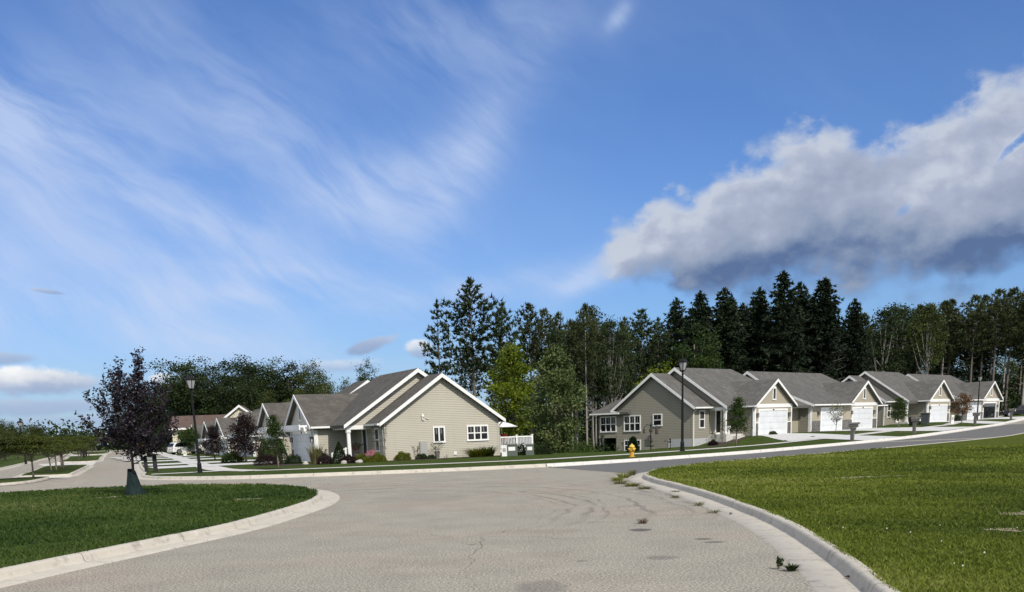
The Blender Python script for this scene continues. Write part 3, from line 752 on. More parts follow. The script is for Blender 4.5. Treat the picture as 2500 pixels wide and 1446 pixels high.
# left-hand house, nearest
hL = duplex('duplex_house', (OL[0], OL[1], 0), -25, 1, 'pale beige house with a big gable wall facing the road and a white deck', *PALE, -.1, 6.2, LAYL)
hL.window('u', 0, 3.47, 4.15, 1.24, 2.11, 2, 1); hL.window('u', 0, 5.92, 7.33, 1.27, 2.11, 3)
mt = hL.mb(); mt.box(-.16, -.002, 2.37, 2.86, .22, 1.25); mt.box(-.19, -.161, 2.42, 2.81, .3, 1.2); hL.put(mt, 'meter_box', 'gutter_grey')
mt = hL.mb(); mt.box(-.12, -.002, 2.62, 2.78, 2.86, 3.0); mt.tube([(-.06, 2.66, 2.86), (-.1, 2.66, 2.68), (-.1, 2.8, 2.66)], .03, 6); mt.tube([(-.05, 2.9, 2.78), (-.06, 3.15, 2.68)], .02, 6); hL.put(mt, 'flood_light', 'white_trim')
vt = hL.mb(); vt.box(-.05, -.002, 4.82, 5.02, .3, .5); vt.box(-.06, -.051, 4.84, 5.0, .32, .36); vt.box(-.06, -.051, 4.84, 5.0, .40, .44); hL.put(vt, 'wall_vent', 'white_trim')
vt = hL.mb(); vt.tube([(-.08, 4.3, -.05), (-.08, 4.3, .3), (-.03, 4.3, .36)], .03, 6); vt.tube([(-.1, 4.15, -.05), (-.1, 4.12, .22)], .04, 6); hL.put(vt, 'wall_pipe', 'gutter_grey')
# deck with white railing behind the gable
dk = hL.mb(); dk.box(.4, 3.6, 8.35, 11.0, .38, .5); dk.box(.36, .4, 8.3, 11.05, .30, .5); o_d = hL.put(dk, 'deck', 'white_trim')
rl = hL.mb()
for v in (8.42, 9.75, 10.95): rl.box(.34, .46, v-.06, v+.06, -.05 if v > 10 else .3, 1.42); rl.box(.32, .48, v-.08, v+.08, 1.42, 1.46)
rl.box(.36, .44, 8.5, 10.9, 1.28, 1.36); rl.box(.37, .43, 8.5, 10.9, .58, .64)
for k in range(21):
    v = 8.55+k*.115
    if abs(v-9.75) > .07: rl.box(.385, .415, v-.018, v+.018, .64, 1.28)
for k in range(26): rl.box(.5+k*.12, .536+k*.12, 10.93, 10.965, .64, 1.28)
rl.box(.46, 3.6, 10.91, 10.99, 1.281, 1.36); rl.box(.46, 3.6, 10.91, 10.99, .58, .639)
hL.put(rl, 'railing', 'white_trim', o_d)
pr = hL.mb()
for (u, v, z0, z1) in ((2.3, -2.95, -.1, .75), (2.3, -2.0, -.1, 1.05)): pr.box(u-.05, u+.05, v-.05, v+.05, z0, z1)
def bar(mb, a, b, r): mb.tube([a, b], r, 4)
bar(pr, (2.3, -2.95, .7), (2.3, -1.9, 1.0), .045); bar(pr, (2.3, -2.95, .1), (2.3, -1.9, .4), .03)
for k in range(1, 7): bar(pr, (2.3, -2.9+k*.14, .12+k*.04), (2.3, -2.9+k*.14, .7+k*.04), .018)
hL.put(pr, 'stair_railing', 'white_trim')
hL.finish()
OB = (-19.2, 98.9)
hLB = duplex('duplex_house', (OB[0], OB[1], -.35), -25, 1, 'pale beige house second from the corner, half hidden by the purple leaved trees', *PALE, -.1, 6.2, dict(LAYL, g2=22.5, ce=26))
hLB.window('u', 0, 3.47, 4.15, 1.24, 2.11, 2, 1); hLB.finish()
hLC = duplex('duplex_house', (-30.7, 127.0, -.6), -25, 1, 'farthest beige house of the left row, only its narrow garage gable in view', *PALE, -.1, 6.2, LAYL)
hLC.finish()

# right-hand houses
def right_house(loc, label, gable, lay):
    h = duplex('duplex_house', loc, 43, -1, label, *GREY, -1.5 if gable else -.3, 5.4, lay)
    if gable:
        h.window('u', 0, 5.57, 7.27, .72, 1.96, 3); h.window('u', 0, 3.24, 4.06, 1.12, 2.0, 1); h.window('u', 0, 5.57, 7.27, -1.05, -.2, 3)
        # sunroom on posts at the back
        h.wall.box(0, 3.5, 8.205, 10.3, .1, 2.2)
        h.window('u', 0, 8.3, 10.0, .72, 1.96, 3)
        m = h.mb()
        top = [(-.4, 6.6, 2.36), (-.4, 11.0, 2.36), (4.3, 11.0, 2.36), (4.3, 6.6, 2.36), (1.95, 6.4, 3.56), (1.95, 9.5, 3.56)]
        m.add(top+[(a, b, c-.18) for a, b, c in top[:4]], [(0, 1, 5, 4), (1, 2, 5), (2, 3, 4, 5), (0, 6, 7, 1), (1, 7, 8, 2), (2, 8, 9, 3), (6, 9, 8, 7), (0, 4, 3, 9, 6)])
        h.put(m, 'roof', h.rm); h.gutter_v(7.6, 11.0, -.4, 2.36, -1)
        h.pu(h.trim, [(7.7, 2.36), (8.55, 2.56), (8.55, 2.2), (7.7, 2.2)], -.36, -.3)
        p = Pieces(h.M)
        for v, u in ((10.2, .1), (9.85, .1), (9.1, 3.3), (10.2, 3.3)): p.box(u-.07, u+.07, v-.07, v+.07, -1.7, .1)
        h.put(p, 'sunroom_post', 'gutter_grey')
        f = Pieces(h.M); f.box(-.03, .05, .02, 2.4, -1.5, -.16); f.box(.03, 3.4, -.02, .0-.002, -1.5, -.16); h.put(f, 'foundation_wall', 'foundation')
        h.trim.box(-.05, -.031, 2.36, 2.44, -1.4, -.16)
        b = h.mb(); b.box(-.2, -.004, 4.15, 4.5, -.25, .25); b.tube([(-.1, 4.8, .12), (-.1, 4.4, .1), (-.1, 4.3, -.05)], .03, 6); b.tube([(-.08, 2.6, -.1), (-.1, 2.6, .02)], .03, 6); h.put(b, 'meter_box', 'stone_veneer')
    h.finish(); return h
ZR = -.25+.87
hR = right_house((OR[0], OR[1], ZR), 'grey sided house with walkout basement and a sunroom on posts, nearest behind the hydrant', True, LAYR)
OB2 = OR+39.8*dR+np.array([0., 0.])
hRB = right_house((float(OB2[0]), float(OB2[1]), ZR+.27), 'grey house farther up the side street with a small orange brown tree before it', False, dict(LAYR, open=True, g2=26.5, ce=35))
# trees etc. are added later; here the two far houses beyond the left row
def plain_house(name, loc, th, w, d, zw, zr, label, wallm, roofm):
    r = empty(name, loc, -R(th), label, 'house')
    m = MB(); m.box(-w/2, w/2, 0, d, -1, zw); m.prism([(-w/2, zw), (w/2, zw), (w/2, zw), (0, zw)], lambda p, q, a: (p, a, q), .1, .2) if False else None
    m.build('wall', wallm, r)
    m = MB(); t = .2
    m.prism([(-.5, zw-.05), (d/2, zr), (d+.5, zw-.05), (d+.5, zw-.05-t), (d/2, zr-t), (-.5, zw-.05-t)], lambda p, q, a: (a, p, q), -w/2-.4, w/2+.4)
    m.build('roof', roofm, r); g = MB(); g.box(-w/2-.4, w/2+.4, -.66, -.51, zw-.28, zw-.04); g.build('gutter', W, r)
    return r
cream = mat('siding_cream', rough=.6, fn=siding_fn((.66, .60, .44)))
hb = plain_house('brown_roof_house', (-41.5, 150, -.2), -8, 10.5, 8, 3.9, 5.6, 'cream house with brown roof and tall white trimmed gable beyond the left row', cream, MATS['shingles_brown'])
gx = MB(); gx.prism([(2.2, 2), (6.6, 2), (6.6, 5.0), (4.4, 6.55), (2.2, 5.0)], lambda p, q, a: (p, a, q), -.6, 5.); gx.build('gable_wall', cream, hb)
gx = MB()
gx.prism([(1.7, 4.75), (4.4, 6.75), (7.1, 4.75), (7.1, 4.6), (4.4, 6.6), (1.7, 4.6)], lambda p, q, a: (p, a, q), -.95, 6.); gx.build('roof', MATS['shingles_brown'], hb)
gx = MB()
for sg in (-1, 1): gx.prism([(4.4, 6.74), (4.4+sg*2.75, 4.72), (4.4+sg*2.75, 4.4), (4.4, 6.42)], lambda p, q, a: (p, a, q), -1.02, -.96)
gx.box(-5.3, -.2, -.04, -.004, 1.2, 1.5); gx.build('trim', W, hb)
for x in (-3.6, -.6, 2.9):
    f = MB(); f.box(x-.7, x+.7, -.08 if x < 2 else -.68, -.004 if x < 2 else -.604, 1.9, 3.1); f = f.build('window', W, hb)
    g_ = MB(); yy = -.1 if x < 2 else -.7; g_.box(x-.55, x+.55, yy, yy+.018, 2.05, 2.95); g_.build('pane', MATS['glass_dark'], f)
fh = plain_house('far_house', (-112.5, 262, -.4), -20, 9, 7, 2.0, 3.6, 'small tan house with brown roof far off beyond the median trees', MATS['stucco_tan'], MATS['shingles_brown'])
f = MB(); f.prism([(.0, 1.6), (2., 2.9), (4., 1.6)], lambda p, q, a: (p, a, q), -1.2, -.9); f.build('gable', MATS['stucco_pale'], fh)
f = MB(); f.box(.8, 2.6, -.05, -.004, .3, 1.5); f.build('window', MATS['glass_dark'], fh)
# ------------------------------------------------------------------ vegetation
def unit(v): return v/np.maximum(np.linalg.norm(v, axis=-1, keepdims=True), 1e-9)
def needles(r, C, D, n, L, W_, spread=.9, tint=None):
    """n thin triangles from every centre C, fanned round direction D"""
    k = len(C); C = np.repeat(C, n, 0); D = np.repeat(D, n, 0)
    d = unit(D+r.normal(0, spread, (k*n, 3))); a = unit(np.cross(d, r.normal(0, 1, (k*n, 3))))
    L = (np.repeat(L, n) if hasattr(L, '__len__') else L)*r.uniform(.55, 1.15, k*n)
    w = W_*r.uniform(.7, 1.3, k*n)
    V = np.stack([C-a*w[:, None], C+a*w[:, None], C+d*L[:, None]], 1).reshape(-1, 3)
    F = np.arange(k*n*3).reshape(-1, 3)
    t = np.repeat(np.clip((np.repeat(tint, n) if tint is not None else .5)+r.normal(0, .16, k*n), 0, 1), 3)
    return V, F, t
def leaves(r, C, size, tint, flat=.5, aspect=.55):
    """one diamond leaf (four corners, slightly folded) at every point"""
    k = len(C); d = unit(r.normal(0, 1, (k, 3))*np.array([1, 1, flat])); a = unit(np.cross(d, unit(r.normal(0, 1, (k, 3)))))
    s = size*r.uniform(.6, 1.3, k)[:, None]
    V = np.stack([C-d*s*.5, C+a*s*aspect*.5, C+d*s*.5, C-a*s*aspect*.5], 1).reshape(-1, 3)
    F = np.arange(k*4).reshape(-1, 4)
    return V, F, np.repeat(np.clip(tint+r.normal(0, .15, k), 0, 1), 4)
def cat(parts):
    V, F, T, b = [], [], [], 0
    for v, f, t in parts: V.append(v); F.append(f+b); T.append(t); b += len(v)
    return np.vstack(V), np.vstack(F), np.hstack(T)

def conifer(name, kind, seed, H, cb, wid, leafm, bark, label, catg, group=None, dead=0, r0=None, dens=1.):
    r = np.random.default_rng(seed); root = empty(name, (0, 0, 0), 0, label, catg, group)
    tr = MB(); br = MB(); r0 = r0 or .010*H+.03; bend = r.normal(0, .012*H, 2)
    def ax(z): f = z/H; return np.array([bend[0]*math.sin(f*2.2), bend[1]*math.sin(f*2.7), z])
    zs = np.linspace(0, H*.97, 9); tr.tube([ax(z) for z in zs], [r0*(1.15 if i == 0 else 1)*(1-.93*z/H) for i, z in enumerate(zs)], 7)
    C, D, Tn, Ls = [], [], [], []
    z = cb*H
    while z < H*.985:
        f = (z-cb*H)/(H*(1-cb))
        if kind == 'pine': prof = (.45+.75*math.sin(min(1, f*1.25+.12)*2.5)**.8)*(1-f**3)*r.uniform(.65, 1.15); nb = r.integers(4, 6); up = .18+.5*f
        elif kind == 'white': prof = (1-f*.75)*r.uniform(.45, 1.3)*(1-f**4); nb = r.integers(3, 6); up = .12+.5*f
        else: prof = (1-f)**.70*r.uniform(.82, 1.12)+.04; nb = r.integers(6, 9); up = -.22+.55*f
        if dead and z < H*.55: prof *= .5
        ph = r.random()*6.28
        for k in range(nb):
            a = ph+6.28*k/nb+r.normal(0, .25); L = wid*prof*r.uniform(.75, 1.2)
            if L < .15: L = .15
            e = np.array([math.cos(a), math.sin(a), up+r.normal(0, .08)]); tip = ax(z)+e*L
            droop = -.12*L if kind == 'spruce' else .06*L
            if L > .8 and (kind != 'spruce' or k % 2 == 0):
                br.tube([ax(z), ax(z)+e*L*.5+np.array([0, 0, droop*.4]), tip*1.0+np.array([0, 0, droop])], [.018+.010*L, .014+.004*L, .006], 4, cap=False)
            n = max(2, int(L*(3.6 if kind != 'spruce' else 5.2)*dens))
            for q in range(n):
                s_ = (.28 if kind != 'spruce' else .12)+(.76 if kind != 'spruce' else .92)*(q+r.random()*.6)/n
                c = ax(z)+e*L*s_+np.array([0, 0, droop*s_*s_])+r.normal(0, .09+.05*L, 3)*np.array([1, 1, .55])
                C.append(c)
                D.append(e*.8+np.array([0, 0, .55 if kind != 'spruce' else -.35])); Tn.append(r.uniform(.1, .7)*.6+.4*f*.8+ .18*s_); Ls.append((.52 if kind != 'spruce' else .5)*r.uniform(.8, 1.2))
        z += (H*(1-cb))/(18 if kind != 'spruce' else 34)*r.uniform(.7, 1.3)
    for k in range(6): C.append(ax(H*.96)+np.array([0, 0, k*.006*H])); D.append(np.array([0, 0, 1.])); Tn.append(.8); Ls.append(.5)
    # dead whorls below the crown
    nd = dead or 8
    for k in range(nd):
        z = H*(.16+(cb-.14)*r.random()) if not dead else H*(.10+.5*r.random())
        if z < .5: continue
        a = r.random()*6.28; L = r.uniform(.7, 1.6) if not dead else r.uniform(1.2, 2.9)
        e = np.array([math.cos(a), math.sin(a), -.1])
        tr.tube([ax(z), ax(z)+e*L*.5+np.array([0, 0, -.10*L]), ax(z)+e*L+np.array([0, 0, .12*L])], [.035, .022, .008], 4, cap=False)
    tr.build('trunk', MATS[bark], root, smooth=True)
    if br.v: br.build('branches', MATS['bark_dark'], root, smooth=True)
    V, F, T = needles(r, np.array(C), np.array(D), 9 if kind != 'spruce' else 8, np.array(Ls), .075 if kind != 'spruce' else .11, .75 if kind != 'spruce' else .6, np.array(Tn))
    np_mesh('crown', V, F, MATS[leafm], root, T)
    return root

def broadleaf(name, seed, H, cb, rx, leafm, bark, label, catg, group=None, size=.26, nc=70, per=80, crad=.8, r0=None, shape='round', stems=1, limbs=10, flat=.6, lean=0, lift=0, zpow=1.):
    r = np.random.default_rng(seed); root = empty(name, (0, 0, 0), 0, label, catg, group)
    tr = MB(); r0 = r0 or .012*H+.03; hz_ = (1-cb)*H/2; zc = cb*H+hz_
    zt = H*(.80 if shape in ('cone', 'round') else .6)
    def ax(z): return np.array([lean*z*z/H/H+.02*H*math.sin(3*z/H+seed), .02*H*math.cos(2.6*z/H+seed)-.02*H, z])
    zs = np.linspace(0, zt, 7)
    tr.tube([ax(z) for z in zs], [r0*(1.25 if i == 0 else 1)*(1-.85*z/H) for i, z in enumerate(zs)], 8)
    P, T = [], []
    k = 0
    while k < nc:
        d = unit(r.normal(0, 1, 3)); rad = r.random()**.42
        if shape == 'umbrella': d[2] = abs(d[2])*.8-.35
        f = d*rad
        if shape == 'cone':
            tz = r.random()**1.1; rr = (1-tz)**.75*rx*(r.random()**.5)*(.55+.45*min(1, tz*6)); a = r.random()*6.28
            c = np.array([math.cos(a)*rr, math.sin(a)*rr, cb*H+tz*(1-cb)*H*.97])
        elif shape == 'oval':
            tz = r.random(); w = math.sin(min(1, tz*.92+.10)*math.pi)**.7; rr = w*rx*(r.random()**.45); a = r.random()*6.28
            c = np.array([math.cos(a)*rr, math.sin(a)*rr, cb*H+tz*(1-cb)*H*.96])
        elif shape == 'umbrella':
            c = np.array([f[0]*rx, f[1]*rx, cb*H+.25*H+f[2]*hz_*1.3])
        else: c = np.array([f[0]*rx, f[1]*rx, zc+f[2]*hz_])
        c = c+ax(min(c[2], zt))*np.array([1, 1, 0])
        n = int(per*r.uniform(.5, 1.4)); cr = crad*r.uniform(.6, 1.25)
        q = r.normal(0, 1, (n, 3))*cr*.5*np.array([1, 1, flat])+c; P.append(q); T.append(np.full(n, r.uniform(.08, .78)))
        if k < limbs:
            z0 = max(.25*H if cb > .2 else .12*H, min(c[2]*r.uniform(.45, .75), zt*.95)); m = (ax(z0)+c)/2+np.array([0, 0, -.06*H*(1 if c[2] > z0 else -1)])
            tr.tube([ax(z0), m, c], [max(.012, r0*.42), max(.010, r0*.25), .008], 5, cap=False)
        k += 1
    tr.build('trunk', MATS[bark], root, smooth=True)
    V, F, T = leaves(r, np.vstack(P), size, np.hstack(T), .6)
    np_mesh('crown', V, F, MATS[leafm], root, T)
    return root

ALL_PROTO = []
def plant(proto, spots, labels=None, group=None, base=LAWN, used=set()):
    """first spot moves the model itself, the others get copies of the thing and its parts"""
    out = []
    for i, sp in enumerate(spots):
        x, y, H = sp[:3]; h0 = proto['_h']
        k = H/h0; kx = k*(sp[3] if len(sp) > 3 else random.uniform(.9, 1.12))
        if proto.name not in used: o = proto; used.add(proto.name)
        else: o = copy_tree(proto)
        o.location = (x, y, hz(x, y)+base-.05); o.rotation_euler = (0, 0, random.uniform(0, 6.28)); o.scale = (kx, kx, k)
        if labels:
            o['label'] = labels[i] if isinstance(labels, list) else labels
        if group: o['group'] = group
        elif 'group' in o: del o['group']
        out.append(o)
    return out
def proto(o, h): o['_h'] = float(h); ALL_PROTO.append(o); return o

hardA = proto(broadleaf('oak_tree', 81, 16, .1, 4.6, 'leaf_hard', 'bark_grey', '', 'tree', size=.36, nc=95, per=150, crad=1.6, limbs=12), 16)
hardB = proto(broadleaf('oak_tree', 83, 16, .16, 4.0, 'leaf_hard', 'bark_grey', '', 'tree', size=.34, nc=85, per=140, crad=1.5, limbs=12), 16)
hardC = proto(broadleaf('oak_tree', 85, 16, .12, 4.2, 'leaf_olive', 'bark_grey', '', 'tree', size=.34, nc=80, per=130, crad=1.5, limbs=12), 16)
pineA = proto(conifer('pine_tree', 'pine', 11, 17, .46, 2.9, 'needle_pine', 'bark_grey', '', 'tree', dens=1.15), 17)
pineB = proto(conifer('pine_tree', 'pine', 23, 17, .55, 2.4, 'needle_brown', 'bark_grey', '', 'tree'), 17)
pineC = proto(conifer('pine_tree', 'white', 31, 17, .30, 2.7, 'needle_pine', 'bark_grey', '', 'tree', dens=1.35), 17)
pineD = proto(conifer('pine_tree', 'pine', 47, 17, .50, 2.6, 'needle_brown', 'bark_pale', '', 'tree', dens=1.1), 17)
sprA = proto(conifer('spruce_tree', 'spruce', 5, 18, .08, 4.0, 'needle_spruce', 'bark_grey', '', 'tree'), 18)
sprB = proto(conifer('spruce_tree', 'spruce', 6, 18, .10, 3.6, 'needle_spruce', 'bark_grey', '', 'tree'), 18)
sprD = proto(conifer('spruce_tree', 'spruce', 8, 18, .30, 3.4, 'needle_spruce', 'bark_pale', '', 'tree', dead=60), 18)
slim = proto(broadleaf('woodland_tree', 61, 16, .50, 2.5, 'leaf_olive', 'bark_pale', '', 'tree', size=.30, nc=60, per=70, crad=1.0, r0=.15, shape='oval', limbs=14), 16)
slimB = proto(broadleaf('woodland_tree', 67, 16, .42, 2.8, 'leaf_hard', 'bark_pale', '', 'tree', size=.30, nc=64, per=70, crad=1.05, r0=.15, shape='oval', limbs=16), 16)

# the big central group over the left house
plant(pineC, [(-5.6, 100, 13.6, 1.0)], ['narrow ragged pine standing apart at the left end of the tall evergreens'])
plant(pineA, [(-2.6, 108, 16.4, 1.15)], ['tallest broad dark pine just right of the beige gable'])
plant(pineA, [(.4, 112, 14.8, .8)], ['dark pine close behind the tallest broad pine, over the yellow green maple'])
plant(pineB, [(3.2, 116, 15.1, 1.05), (5.1, 122, 14.8, .9)], 'brownish thin crowned pine between the two bright maples', 'brownish pines between the maples')
plant(pineC, [(5.9, 111, 13.3, .62)], ['slim pointed dark pine over the pale leaved maple'])
plant(pineD, [(8.2, 118, 13.0, .9), (12.6, 127, 13.4, .9)], 'thin brownish pine with bare pale stem in the gap between the houses', 'thin pines in the gap between the houses')
plant(slim, [(10.3, 122, 14.9, .9)], ['loose grey green tree with bare top in the gap between the houses'])
plant(pineA, [(16.2, 122, 14.3, 1.2)], ['broad black green pine left of the lone pointed spruce'])
plant(pineA, [(13.9, 119, 13.3, .75), (19.1, 129, 13.9, .8)], 'dark pine beside the broad black green pine, behind the grey gable', 'pines behind the grey gable')
# spruces behind the grey houses
SL = ['lone pointed spruce with open layered boughs behind the nearest grey roof', 'dark spruce with twin tops right of the lone pointed spruce', 'dense dark spruce second in the block of spruces',
      'short dark spruce half hidden in the middle of the spruce block', 'dark spruce just left of the highest spruce', 'highest spruce of all, its tip against the grey cloud',
      'dense spruce just right of the highest spruce', 'spruce with bare grey dead boughs on its right side', 'separate pointed spruce at the right end of the block', 'low spruce filling behind the bare boughed one', 'dark spruce behind and between the two highest tips']
SP = [(21.9, 132, 16.8, .95), (24.1, 128, 17.0, 1.05), (27.9, 134, 17.9, 1.1), (31.7, 140, 16.6, 1.), (32.6, 136, 18.0, 1.), (34.4, 132, 19.3, 1.05), (38.8, 140, 18.9, 1.1), (40.8, 136, 18.8, 1.1), (46.9, 142, 16.8, 1.0), (47.3, 152, 15.6, 1.), (43.6, 150, 18.0, 1.)]
for i, sp in enumerate(SP):
    sp = (sp[0], sp[1], sp[2]*.975, sp[3]*1.06)
    plant((sprA, sprB, sprA, sprB, sprA, sprB, sprA, sprD, sprA, sprB, sprB)[i], [sp], [SL[i]])
plant(sprB, [(25.6, 140, 15.5), (29.8, 144, 16.2), (35.8, 146, 17.0), (21.0, 143, 13.), (50.5, 158, 14.), (26.0, 135, 15.8), (30.0, 138, 16.4), (33.6, 142, 17.0), (37.0, 142, 17.4), (39.8, 144, 17.0), (42.8, 143, 16.4), (44.6, 146, 15.4), (28.5, 150, 15.), (23.4, 136, 14.6)], 'dark spruce standing deep in the wood behind the front row', 'spruces deep in the wood')
# right-hand wood: bare stems under a dark canopy
RW = [(69.3, 165, 17.9), (69.8, 158, 17.6), (74.7, 166, 18.4), (73.2, 158, 18.0), (78.1, 164, 18.8), (77.3, 157, 18.6), (71.2, 172, 18.4), (66.2, 160, 17.2), (63.4, 158, 16.6), (82, 160, 19.2), (80.5, 170, 19.2), (86, 166, 20), (65.5, 168, 17.6)]
plant(pineB, RW[:5], 'tall pine with bare pale stem in the dark wood at the right edge', 'bare stemmed pines at the right edge')
plant(pineD, RW[5:], 'tall pine with bare pale stem in the dark wood at the right edge', 'bare stemmed pines at the right edge')
plant(slimB, [(53.7, 150, 15.8), (56.4, 152, 15.6), (59.0, 160, 17.2), (61.5, 164, 17.2)], 'leafy tree with crooked pale stems behind the second grey house', 'crooked stemmed trees behind the second grey house')
plant(slim, [(59.4, 149, 16.0, 1.0)], ['olive yellow leafy tree among the dark crowns behind the second grey house'])
# deeper rows close the wood
deep = [(-3.5, 122), (.5, 128), (4, 132), (7.5, 130), (11, 136), (14.5, 134), (18, 138), (9, 126), (22, 148), (27, 152), (33, 154), (39, 158), (45, 162), (52, 166), (57, 170), (62, 176), (68, 180), (75, 178), (82, 182), (89, 180), (1.5, 120), (6.5, 138), (13, 144), (17, 130), (48, 156), (55, 160), (93, 175), (90, 165), (-1, 135), (20.5, 136), (30, 160), (24, 158), (36, 164), (66, 172), (72, 188), (79, 190)]
plant(pineD, [(x, y, 11.0+1.8*((i*7) % 5)/4+.045*max(0, x-20), 1.0) for i, (x, y) in enumerate(deep) if i % 3 == 0], 'dim pine deep in the shade of the wood, behind the front trees', 'pines deep in the wood')
plant(pineA, [(x, y, 11.0+1.8*((i*7) % 5)/4+.045*max(0, x-20), 1.0) for i, (x, y) in enumerate(deep) if i % 3 == 1], 'dim pine deep in the shade of the wood, behind the front trees', 'pines deep in the wood')
plant(slimB, [(x, y, 10.4+1.8*((i*7) % 5)/4+.045*max(0, x-20), 1.0) for i, (x, y) in enumerate(deep) if i % 3 == 2], 'dim pine deep in the shade of the wood, behind the front trees'.replace('pine', 'leafy tree'), 'leafy trees deep in the wood')
plant(pineB, [(x, y, 15.2+.05*(x-50)+(i % 3)*.7, 1.25) for i, (x, y) in enumerate([(50, 170), (54, 176), (58, 172), (62, 178), (66, 180), (70, 182), (74, 178), (78, 176), (82, 178), (86, 176), (90, 180), (68, 174), (76, 172), (84, 170), (92, 172), (61, 168)])], 'tall pine with bare stem deep in the dark wood at the right', 'pines deep in the right hand wood')
plant(hardC, [(x, y, 12.5+(i % 3)*.8, .9) for i, (x, y) in enumerate([(52, 178), (58, 182), (64, 186), (71, 188), (78, 190), (85, 188), (92, 190)])], 'dim leafy tree closing the back of the right hand wood', 'leafy trees closing the right hand wood')
# slender bare stems seen between the houses
stems = [(5.4, 104), (7.0, 106), (7.6, 109), (8.3, 104), (9.3, 107), (9.9, 112), (10.9, 106), (6.2, 112), (12.4, 110), (13.2, 116), (11.6, 118)]
plant(slimB, [(x, y, 11.5+.6*((i*5) % 4), .8) for i, (x, y) in enumerate(stems) if i % 2 == 0], 'slender bare pale stemmed tree in the dark gap left of the grey house', 'slender stems in the gap between the houses')
plant(pineD, [(x, y, 12.+.6*((i*5) % 4), .7) for i, (x, y) in enumerate(stems) if i % 2], 'slender bare pale stemmed tree in the dark gap left of the grey house'.replace('tree', 'pine'), 'slender stems in the gap between the houses')

# bright maples in front of the wood
o = proto(broadleaf('maple_tree', 71, 8.6, .14, 2.3, 'leaf_bright', 'bark_young', 'bright yellow green maple beside the white deck', 'tree', size=.25, nc=120, per=95, crad=.75, shape='oval', limbs=16), 8.6); plant(o, [(1.0, 92, 9.0, .88)])
o['label'] = 'bright yellow green maple beside the white deck'
o = proto(broadleaf('maple_tree', 73, 7.6, .05, 2.3, 'leaf_pale', 'bark_young', '', 'tree', size=.23, nc=150, per=90, crad=.7, shape='oval', limbs=18), 7.6); plant(o, [(4.3, 82, 8.0, .88)], ['pale leaved maple with silvery leaf undersides in the gap between the houses'])
o = proto(broadleaf('maple_tree', 75, 8.6, .2, 2.6, 'leaf_bright', 'bark_young', '', 'tree', size=.24, nc=70, per=70, crad=.9, limbs=10), 8.6); plant(o, [(16.4, 112, 8.4, 1.1)], ['low yellow green maple rising behind the nearest grey gable'])
o = proto(broadleaf('maple_tree', 77, 12, .2, 2.9, 'leaf_street', 'bark_young', '', 'tree', size=.28, nc=80, per=75, crad=1.0, limbs=10), 12); plant(o, [(20.9, 118, 12.6, 1.0)], ['round mid green maple in front of the lone pointed spruce'])
# hardwoods behind the left row
HG = 'dark oaks behind the left row of houses'; HLb = 'dark full crowned oak in the belt of trees behind the left row'
plant(hardA, [(-56.6, 190, 16.9, 1.15), (-51.7, 205, 17.6, 1.2), (-45.8, 200, 16.9, 1.1), (-58.5, 203, 13.5, 1.1)], HLb, HG)
plant(hardB, [(-54.6, 198, 16.6, 1.15), (-48.6, 202, 17.0, 1.2), (-42.6, 205, 16.4, 1.1), (-40., 200, 15.4, 1.1), (-51, 192, 13.2, 1.1), (-45, 192, 12.6, 1.1)], HLb, HG)
plant(hardC, [(-36.7, 200, 14.6, .8), (-33.9, 195, 14.6, .8)], 'lighter thin crowned tree at the right end of the oak belt', 'thin trees at the end of the oak belt')
plant(hardC, [(-30.6, 186, 11.8, .9), (-27.6, 190, 11.2, .9), (-24.4, 190, 10.6, .9), (-20.5, 180, 10.4, .8), (-40.5, 185, 9.5, 1.), (-35.5, 185, 9.5, 1.)], 'low olive green tree between the oak belt and the beige roof', 'low trees beyond the beige roofs')
plant(hardB, [(-18.6, 152, 12.2, .62)], ['single small dark tree rising over the beige roof ridge'])
plant(hardA, [(-69, 212, 13.6, 1.), (-76, 226, 12., 1.), (-84, 240, 10.8, 1.), (-92, 255, 9.5, 1.), (-64, 206, 12.4, 1.)], 'dark oak beyond the boulevard behind the purple leaved tree', 'oaks beyond the boulevard')
# trees left of the boulevard
plant(hardC, [(-62, 128, 4.6, 1.3), (-66, 140, 5.2, 1.2), (-56, 116, 4.0, 1.3), (-74, 160, 5.4, 1.2), (-71, 150, 5., 1.2), (-90, 205, 5.6, 1.3), (-96, 215, 6, 1.3), (-104, 235, 6, 1.3)], 'bushy olive tree on the lawn left of the boulevard', 'bushy trees left of the boulevard')
plant(hardB, [(-52, 104, 3.9, 1.3), (-60, 120, 4.4, 1.2)], 'dark bushy tree at the left edge beyond the boulevard', 'dark trees at the left edge')
loc = proto(broadleaf('locust_tree', 91, 2.9, .38, 1.25, 'leaf_locust', 'bark_young', '', 'tree', size=.085, nc=100, per=110, crad=.40, r0=.045, shape='umbrella', limbs=22, flat=.35), 2.9)
LG = 'young spreading trees along the boulevard median'
plant(loc, [(-27.9, 58.0, 2.95, 1.35), (-26.6, 59.0, 2.9, 1.3)], ['young spreading tree on the nearest median tip, leftmost', 'young spreading tree on the nearest median tip, right of its twin'], LG)
plant(loc, [(-30.3, 70.0, 2.9, 1.35), (-31.6, 74.5, 2.9, 1.35)], ['young spreading tree first on the second median lawn', 'young spreading tree second on the second median lawn'], LG)
plant(loc, [(-33.3, 79.0, 2.9, 1.4), (-35.2, 84.0, 3.0, 1.4), (-38.3, 91.5, 3.0, 1.4), (-47.4, 117, 3.2, 1.2), (-51.5, 128, 3.3, 1.2), (-56., 140, 3.5, 1.2), (-61, 153, 3.6, 1.2), (-65.5, 166, 3.8, 1.2), (-78, 199, 4., 1.2), (-84, 215, 4.2, 1.2), (-91, 236, 4.4, 1.2)], 'young spreading tree farther along the boulevard median', LG)

